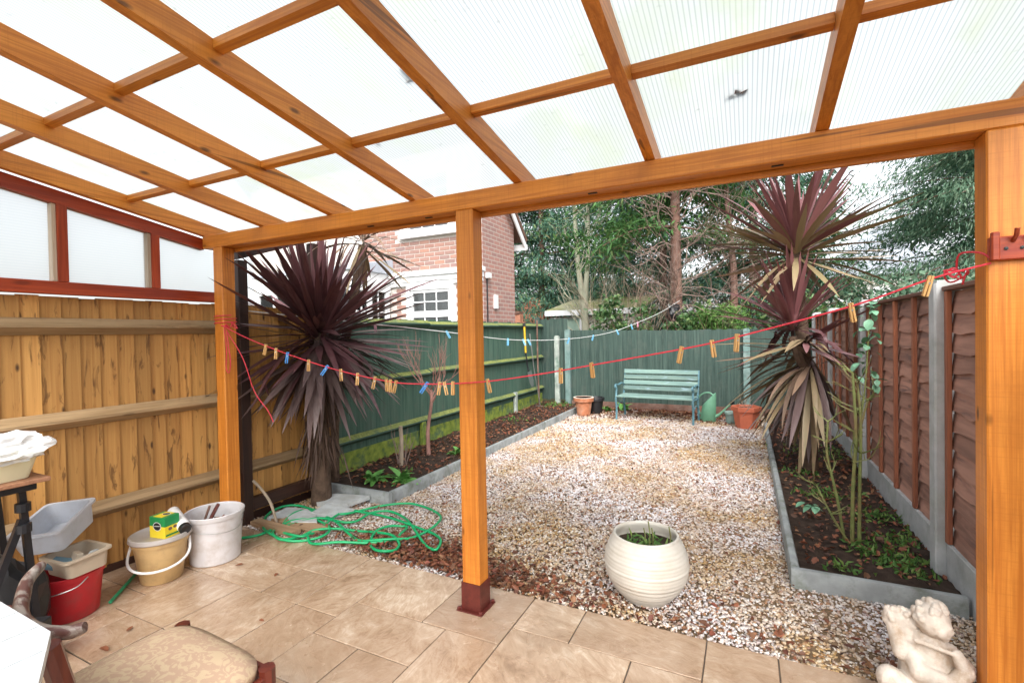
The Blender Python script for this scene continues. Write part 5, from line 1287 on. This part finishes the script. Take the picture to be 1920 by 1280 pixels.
def window(x0, x1, z0, z1, y, nx, zsplit, parent, upper_only=False):
    f = thing('x', 'x', 'x'); bpy.data.objects.remove(f)
    s = MB(); t = .075
    for a in ((x0, x1, z1 - t, z1), (x0, x1, z0, z0 + t), (x0, x0 + t, z0 + t + .0005, z1 - t - .0005), (x1 - t, x1, z0 + t + .0005, z1 - t - .0005)): s.box(a[0], a[1], y - .05, y + .10, a[2], a[3], .004)
    w = s.build('window', M['white_paint'], parent, world=True)
    for (a, b) in zsplit:
        q = MB()
        tt = .055
        for r_ in ((x0 + t + .01, x1 - t - .01, b - tt, b), (x0 + t + .01, x1 - t - .01, a, a + tt), (x0 + t + .01, x0 + t + tt, a + tt, b - tt), (x1 - t - tt, x1 - t - .01, a + tt, b - tt)): q.box(r_[0], r_[1], y - .02, y + .03, r_[2], r_[3])
        xi0, xi1 = x0 + t + tt, x1 - t - tt
        for k in range(1, nx): xx = xi0 + (xi1 - xi0) * k / nx; q.box(xx - .011, xx + .011, y - .01, y + .02, a + tt, b - tt)
        zm = (a + b) / 2; q.box(xi0, xi1, y - .009, y + .019, zm - .011, zm + .011)
        q.build('sash', M['white_paint'], w, world=True)
        for k in range(nx):
            for zz in ((a + tt, zm - .011), (zm + .011, b - tt)):
                MB().box(xi0 + (xi1 - xi0) * k / nx + .011, xi0 + (xi1 - xi0) * (k + 1) / nx - .011, y + .003, y + .006, zz[0], zz[1]).build('pane', M['pane'], w, world=True)
    n = int((z1 - z0) / .032)
    bl = MB()
    for k in range(n): bl.box(x0 + t, x1 - t, y + .055, y + .058, z0 + .03 + k * .032, z0 + .03 + k * .032 + .022)
    bl.build('blind', M['blind'], w, world=True)
    MB().box(x0 + .02, x1 - .02, y + .12, y + .13, z0, z1).build('room_dark', M['room_shade'], w, world=True)  # dark sheet put in for the unlit room behind the blind
def panemat():
    m, nt, b = nm('window_pane'); nt.nodes.remove(b); out = nt.nodes["Material Output"]
    tr = nd(nt, "ShaderNodeBsdfTransparent"); tr.inputs[0].default_value = (.72, .75, .77, 1); gl = nd(nt, "ShaderNodeBsdfGlossy"); gl.inputs["Roughness"].default_value = .05
    fr = nd(nt, "ShaderNodeFresnel"); fr.inputs[0].default_value = 1.5
    mx = nd(nt, "ShaderNodeMixShader"); nt.links.new(fr.outputs[0], mx.inputs[0]); nt.links.new(tr.outputs[0], mx.inputs[1]); nt.links.new(gl.outputs[0], mx.inputs[2]); nt.links.new(mx.outputs[0], out.inputs[0]); return m
M['pane'] = panemat()
window(-5.95, -4.87, 1.35, 2.45, HY - .02, 3, [(1.42, 1.905), (1.915, 2.375)], hs_)
window(-6.0, -4.85, 3.45, 4.6, HY - .02, 3, [(3.5, 4.02), (4.03, 4.53)], hs_)
MB().box(-6.10, -4.76, HY - .10, HY - .001, 3.385, 3.449, .004).build('sill', M['white_paint'], hs_, world=True)
# stepped white cornice over the ground floor
s = MB(); s.box(-6.36, HX + .06, HY - .12, HY - .006, 2.64, 2.72, .004); s.box(-6.36, HX + .03, HY - .075, HY - .006, 2.54, 2.6395, .004); s.box(-6.36, HX + .015, HY - .05, HY - .006, 2.465, 2.5395, .004)
s.build('cornice', M['white_paint'], hs_, world=True)
# white bay projecting towards the garden
by = 6.55
bay = MB().box(-9.0, -6.37, by, HY - .007, 2.36, 2.72, .004).build('bay_fascia', M['white_paint'], hs_, world=True)
MB().prism([(by - .06, 2.7205), (HY - .006, 2.7205), (HY - .006, 3.02), (by - .06, 2.78)], 0, -9.1, -6.31).build('bay_roof', M['grey_paint'], hs_, world=True)
MB().box(-9.0, -6.37, by, HY - .007, -.05, 1.45, .004).build('bay_base', M['white_paint'], hs_, world=True)
for x in np.linspace(-9.0, -6.47, 6): MB().box(x, x + .10, by, by + .10, 1.4505, 2.3595, .004).build('bay_mullion', M['white_paint'], hs_, world=True)
for y in (6.95, 7.45): MB().box(-6.47, -6.37, y, y + .10, 1.4505, 2.3595, .004).build('bay_mullion', M['white_paint'], hs_, world=True)
xs = np.linspace(-9.0, -6.47, 6)
for a, b in zip(xs[:-1], xs[1:]):
    MB().box(a + .1005, b - .0005, by + .04, by + .044, 1.451, 2.359).build('pane', M['pane'], hs_, world=True)
for a, b in ((by + .1005, 6.9495), (7.0505, 7.4495)):
    MB().box(-6.424, -6.42, a, b, 1.451, 2.359).build('pane', M['pane'], hs_, world=True)
    MB().box(-6.44, -6.40, a, b, 1.96, 1.985).build('glazing_bar', M['white_paint'], hs_, world=True); ym = (a + b) / 2; MB().box(-6.441, -6.399, ym - .01, ym + .01, 1.451, 2.359).build('glazing_bar', M['white_paint'], hs_, world=True)
MB().box(-8.9, -6.6, by + .3, by + .51, 1.5, 2.35).build('curtain', M['white_paint'], hs_, world=True)
# side wall fittings
MB().tube([(HX + .02, 7.72, 2.6), (HX + .02, 7.72, .2)], .012, 6).build('black_pipe', M['black'], hs_, world=True)
MB().box(HX + .001, HX + .09, 7.66, 7.78, 2.52, 2.62, .01).build('floodlight', M['white_plastic'], hs_, world=True)
MB().box(HX + .001, HX + .05, 7.98, 8.10, 1.98, 2.24, .006).build('vent_flue', M['white_plastic'], hs_, world=True)

# garage and neighbours at the back
gg = thing('garage', 'low garage with mossy flat roof beyond the back fence', 'garage', (-4.6, 14.5, 0))
MB().box(-5.5, -2.9, 14.06, 16.6, -.05, 1.99).build('wall', M['shed_wall'], gg, world=True)
MB().prism([(13.9, 2.10), (16.8, 2.62), (16.8, 2.72), (13.9, 2.20)], 0, -5.62, -2.7).build('roof', M['moss_roof'], gg, world=True)
MB().box(-5.62, -2.7, 13.86, 13.897, 2.03, 2.19, .003).build('fascia', M['white_paint'], gg, world=True)
MB().box(-5.30, -4.55, 14.02, 14.055, 0, 1.93, .003).build('door', M['shed_green'], gg, world=True)
MB().box(-5.37, -5.305, 13.99, 14.055, 0, 1.985, .003).build('door_frame', M['white_paint'], gg, world=True); MB().box(-4.545, -4.48, 13.99, 14.055, 0, 1.985, .003).build('door_frame', M['white_paint'], gg, world=True)
nh = thing('far_house', 'pink brick house end with white windows behind the garage', 'house', (-8.4, 19, 0))
MB().box(-12.5, -7.9, 18, 22, -.05, 2.35).build('wall', M['pink_brick'], nh, world=True)
MB().prism([(-7.85, -.05), (-6.95, -.05), (-6.95, 2.7), (-7.4, 2.9), (-7.85, 2.6)], 1, 17.0, 20).build('gable', M['pink_brick'], nh, world=True)
MB().box(-12.8, -7.86, 17.8, 22.2, 2.351, 2.6).build('roof', M['roof_tile'], nh, world=True)
for x in (-8.8, -10.2): MB().box(x, x + .7, 17.9, 17.998, 1.3, 2.2, .003).build('window', M['white_paint'], nh, world=True)
bw2 = thing('brick_wall', 'low brick wall beyond the green fence corner', 'wall', (-6.5, 12, 0))
MB().box(-8.5, -5.6, 12, 12.22, -.05, 2.05).build('wall_face', M['pink_brick'], bw2, world=True)
MB().box(-8.5, -5.6, 11.97, 12.25, 2.0505, 2.12, .004).build('coping', M['roof_tile'], bw2, world=True)
fh = thing('far_house', 'pale house roof far off between the cordyline and the grey-green tree', 'house', (4.2, 24, 0))
MB().box(2.6, 7.0, 24, 29, -.05, 3.6).build('wall', M['shed_wall'], fh, world=True)
MB().prism([(2.3, 3.6), (7.3, 3.6), (4.8, 5.6)], 1, 23.8, 29.2).build('roof', M['grey_paint'], fh, world=True)
for x in (3.2, 4.6, 5.9): MB().box(x, x + .8, 23.9, 23.998, 2.0, 3.1, .003).build('window', M['white_paint'], fh, world=True)

# ================================================================== TREES
def conifer(name, label, loc, h, rad, mat, n_limb, n_spray, L, Wd, bark, droop=.5, base=.12, trunk_r=.16, seed=1, gaps=.25, top=1.0, lean=(0, 0), limb_up=.1, one_side=None):
    t = thing(name, label, 'tree', loc); g2 = np.random.default_rng(seed); r2 = random.Random(seed)
    s = MB(); tp_ = crom([(0, 0, -.2), (lean[0] * .3, lean[1] * .3, h * .35), (lean[0], lean[1], h * .75), (lean[0] * 1.1, lean[1] * 1.1, h)], 5)
    s.tube(tp_, [max(.012, trunk_r * (1 - .93 * i / (len(tp_) - 1))) for i in range(len(tp_))], 9)
    P, D = [], []
    for k in range(n_limb):
        f = base + (1 - base) * (k + r2.random()) / n_limb
        if r2.random() < gaps * .4: continue
        az = r2.uniform(0, 6.283)
        if one_side is not None and r2.random() < .6: az = one_side + r2.uniform(-1.1, 1.1)
        q = tp_[min(len(tp_) - 1, int(f * (len(tp_) - 1)))]
        Lb = rad * (np.interp(f, [0, .15, .35, .7, 1], [.75, 1, .95, .6, .12])) * r2.uniform(.6, 1.15)
        dv = Vector((math.cos(az), math.sin(az), limb_up + r2.uniform(-.15, .25))); pts = [q]
        for j in range(5):
            dv = (dv + Vector((r2.uniform(-.18, .18), r2.uniform(-.18, .18), -.10 + r2.uniform(-.1, .1)))).normalized(); pts.append(pts[-1] + dv * Lb / 5)
        s.tube(pts, [max(.006, trunk_r * .22 * (1 - f * .6) * (1 - .17 * i)) for i in range(6)], 5)
        for j in range(1, 6):
            nn = int(n_spray * (.5 + .18 * j) * r2.uniform(.5, 1.5))
            c = np.array(pts[j]); sp_ = Lb * (.10 + .05 * (5 - j) / 5) + .12
            pp = c + g2.normal(size=(nn, 3)) * np.array([sp_, sp_, sp_ * .34]); P.append(pp)
            out = np.array([math.cos(az), math.sin(az), 0]) * .7
            D.append(out + g2.normal(size=3) * .35 + g2.normal(size=(nn, 3)) * .42 + np.array([0, 0, -droop]))
    s.build('trunk', bark, t, smooth=True)
    P, D = np.concatenate(P), np.concatenate(D)
    V, F = leafcloud(P, D, g2.uniform(L * .5, L * 1.3, len(P)), g2.uniform(Wd * .6, Wd * 1.3, len(P)), .15, .1, .45)
    o = mass('crown', V, F, mat, t); return t
# blue-green cypresses on the far left
conifer('cypress_tree', 'dense blue-green cypress behind the pale bare tree', (-7.6, 18.5, 0), 11, 3.6, M['leaf_cypress'], 120, 92, .21, .055, M['bark_brown'], .55, .06, .2, 2)
conifer('cypress_tree', 'dark blue-green cypress beside the brick house gable', (-10.2, 18.5, 0), 11, 3.2, M['leaf_cypress'], 105, 92, .21, .055, M['bark_brown'], .55, .06, .2, 3)
conifer('cypress_tree', 'shaded cypress standing behind the garage roof', (-4.6, 20.0, 0), 11.5, 3.4, M['leaf_cypress'], 110, 92, .21, .055, M['bark_brown'], .55, .08, .2, 4)
# bright green conifer whose bare trunk carries dead twigs
ct = conifer('conifer_tree', 'green conifer with tall brown trunk and dead lower twigs behind the bench', (-1.42, 11.4, 0), 11, 2.6, M['leaf_conifer'], 62, 95, .20, .045, M['bark_brown'], .35, .36, .16, 7, one_side=2.8)
s = MB(); rr = random.Random(31)
for k in range(64):
    z = rr.uniform(1.7, 6.2); a = rr.uniform(0, 6.283); twigs(s, (0, 0, z), (math.cos(a), math.sin(a), rr.uniform(-.1, .9)), rr.uniform(.5, 1.0), .016, 3, rr, .6, .05, (2, 3), 4, .22)
tag(s.build('dead_twigs', M['twig_dead'], ct), kind='stuff')
# a second, twiggy dead conifer just right of it
dt = thing('dead_tree', 'twiggy brown half-dead tree between the conifer and the tall cordyline', 'tree', (-.35, 12.2, 0))
s = MB(); rr = random.Random(33)
s.tube(crom([(0, 0, -.2), (.1, 0, 2.5), (-.05, .1, 5), (0, 0, 8.5)], 5), [.11 * (1 - .055 * i) for i in range(16)], 8); s.build('trunk', M['bark_brown'], dt, smooth=True)
s = MB()
for k in range(80):
    z = rr.uniform(1.6, 8.0); a = rr.uniform(0, 6.283); twigs(s, (0, 0, z), (math.cos(a), math.sin(a), rr.uniform(-.2, .8)), rr.uniform(.5, 1.0), .014, 3, rr, .65, .0, (2, 3), 4, .25)
tag(s.build('twigs', M['twig_dead'], dt), kind='stuff')
conifer('conifer_tree', 'dark evergreen behind the half-dead twiggy tree', (.2, 16.0, 0), 10, 2.6, M['leaf_cypress'], 90, 72, .22, .055, M['bark_brown'], .5, .06, .18, 9)
conifer('conifer_tree', 'dark evergreen in the gap behind the garage and tall trunk', (-2.6, 17.5, 0), 10.5, 2.5, M['leaf_cypress'], 80, 70, .22, .055, M['bark_brown'], .5, .08, .18, 10)
# grey-green drooping tree on the far right
conifer('eucalyptus_tree', 'grey-green drooping tree above the panel fence', (4.65, 12.6, 0), 8.4, 2.6, M['leaf_euc'], 92, 140, .12, .026, M['bark_brown'], 1.0, .22, .14, 13)
conifer('conifer_tree', 'spreading dark cedar below the grey-green tree', (5.4, 15.5, 0), 6.5, 3.2, M['leaf_cypress'], 70, 95, .18, .042, M['bark_brown'], .3, .1, .18, 14)
conifer('conifer_tree', 'evergreen directly behind the tall cordyline', (1.9, 19.0, 0), 6.0, 2.2, M['leaf_conifer'], 60, 70, .2, .05, M['bark_brown'], .4, .05, .14, 15)
# pale forked bare tree
pt = thing('bare_tree', 'pale forked leafless tree in front of the cypresses', 'tree', (-4.35, 14.0 - .7, 0))
pt.location = (-4.1, 13.2, 0)
s = MB(); rr = random.Random(41)
s.tube(crom([(0, 0, -.2), (.0, 0, 1.5), (-.12, 0, 2.7), (-.28, .1, 4.2), (-.36, 0, 7.2)], 5), [.14 * (1 - .038 * i) for i in range(21)], 9)
s.tube(crom([(-.03, 0, 1.9), (.02, 0, 2.8), (.10, .05, 4.2), (.06, 0, 7.0)], 5), [.10 * (1 - .045 * i) for i in range(16)], 9)
s.build('trunk', M['bark_pale'], pt, smooth=True)
for k in range(26):
    s = MB(); z = rr.uniform(1.2, 6.5); a = rr.uniform(0, 6.283); twigs(s, (-.05 * z * rr.choice((1, -.3)), 0, z), (math.cos(a), math.sin(a) * .6, rr.uniform(.3, 1.0)), rr.uniform(.5, 1.0), .022, 2, rr, .5, .1, (2, 3), 5, .15)
    s.build('branch', M['bark_pale'], pt, smooth=True)
# shrubs over the back fence
def bush(name, label, loc, r_, h, n, L, Wd, mat, seed, twig=None, ntw=10):
    t = thing(name, label, 'shrub', loc); g2 = np.random.default_rng(seed); r2 = random.Random(seed)
    s = MB()
    for k in range(ntw):
        a = r2.uniform(0, 6.283); twigs(s, (r2.uniform(-.2, .2) * r_, r2.uniform(-.2, .2) * r_, 0), (math.cos(a) * .45, math.sin(a) * .45, 1), h * r2.uniform(.4, .6), .014, 3 if twig else 2, r2, .55, .12, (2, 3), 4, .18)
    tag(s.build('stems', twig or M['bark_brown'], t), kind='stuff')
    if n:
        k = max(8, n // 60); cs = np.column_stack([g2.normal(0, r_ * .5, k), g2.normal(0, r_ * .4, k), h * (.35 + .6 * g2.random(k))])
        P = (cs[g2.integers(0, k, n)] + g2.normal(size=(n, 3)) * r_ * .16); D = g2.normal(size=(n, 3)) + np.array([0, 0, -.3])
        V, F = leafcloud(P, D, g2.uniform(L * .6, L * 1.3, n), g2.uniform(Wd * .6, Wd * 1.3, n), .2, .15); mass('foliage', V, F, mat, t)
bush('ivy_shrub', 'ivy covered shrub poking over the back fence near the garage', (-2.55, 11.0, 0), .6, 2.3, 2200, .10, .075, M['leaf_ivy'], 51)
bush('bare_bush', 'pale straw coloured bare bush above the ivy shrub', (-2.5, 11.8, 0), .8, 3.1, 0, 0, 0, None, 52, M['twig_pale'], 16)
bush('ivy_shrub', 'ivy round the foot of the tall brown trunk', (-1.2, 11.0, 0), .45, 2.1, 1500, .10, .075, M['leaf_ivy'], 53)
bush('feathery_shrub', 'bright green feathery conifer shrub over the back fence beside the cordyline', (-.45, 10.5, 0), .5, 2.0, 4200, .13, .022, M['leaf_feather'], 54)
bush('ivy_shrub', 'dark ivy mass over the fence behind the tall cordyline', (.9, 10.8, 0), .7, 2.2, 2600, .11, .08, M['leaf_ivy'], 55)
bush('ivy_shrub', 'leafy shrub showing above the panel fence', (2.6, 9.2, 0), .9, 2.2, 3000, .12, .06, M['leaf_euc'], 56)

# dark bundle caught on the trunk above the back fence
kb2 = bpy.data.meshes.new('dark_bundle'); bmm = bmesh.new(); bmesh.ops.create_icosphere(bmm, subdivisions=3, radius=1)
for v in bmm.verts:
    p = v.co.copy(); k = 1 + .5 * mn.noise(p * 1.8 + Vector((3, 1, 7))) + .25 * abs(mn.noise(p * 4.7)); v.co = Vector((p.x * .17 * k, p.y * .14 * k, p.z * .19 * k))
bmm.to_mesh(kb2); bmm.free(); kb2.materials.append(M['black'])
o = bpy.data.objects.new('dark_bundle', kb2); COL.objects.link(o); o.location = (-1.42, 11.12, 1.86); tag(o, 'black plastic bundle caught on the tall brown trunk above the back fence', 'bundle')
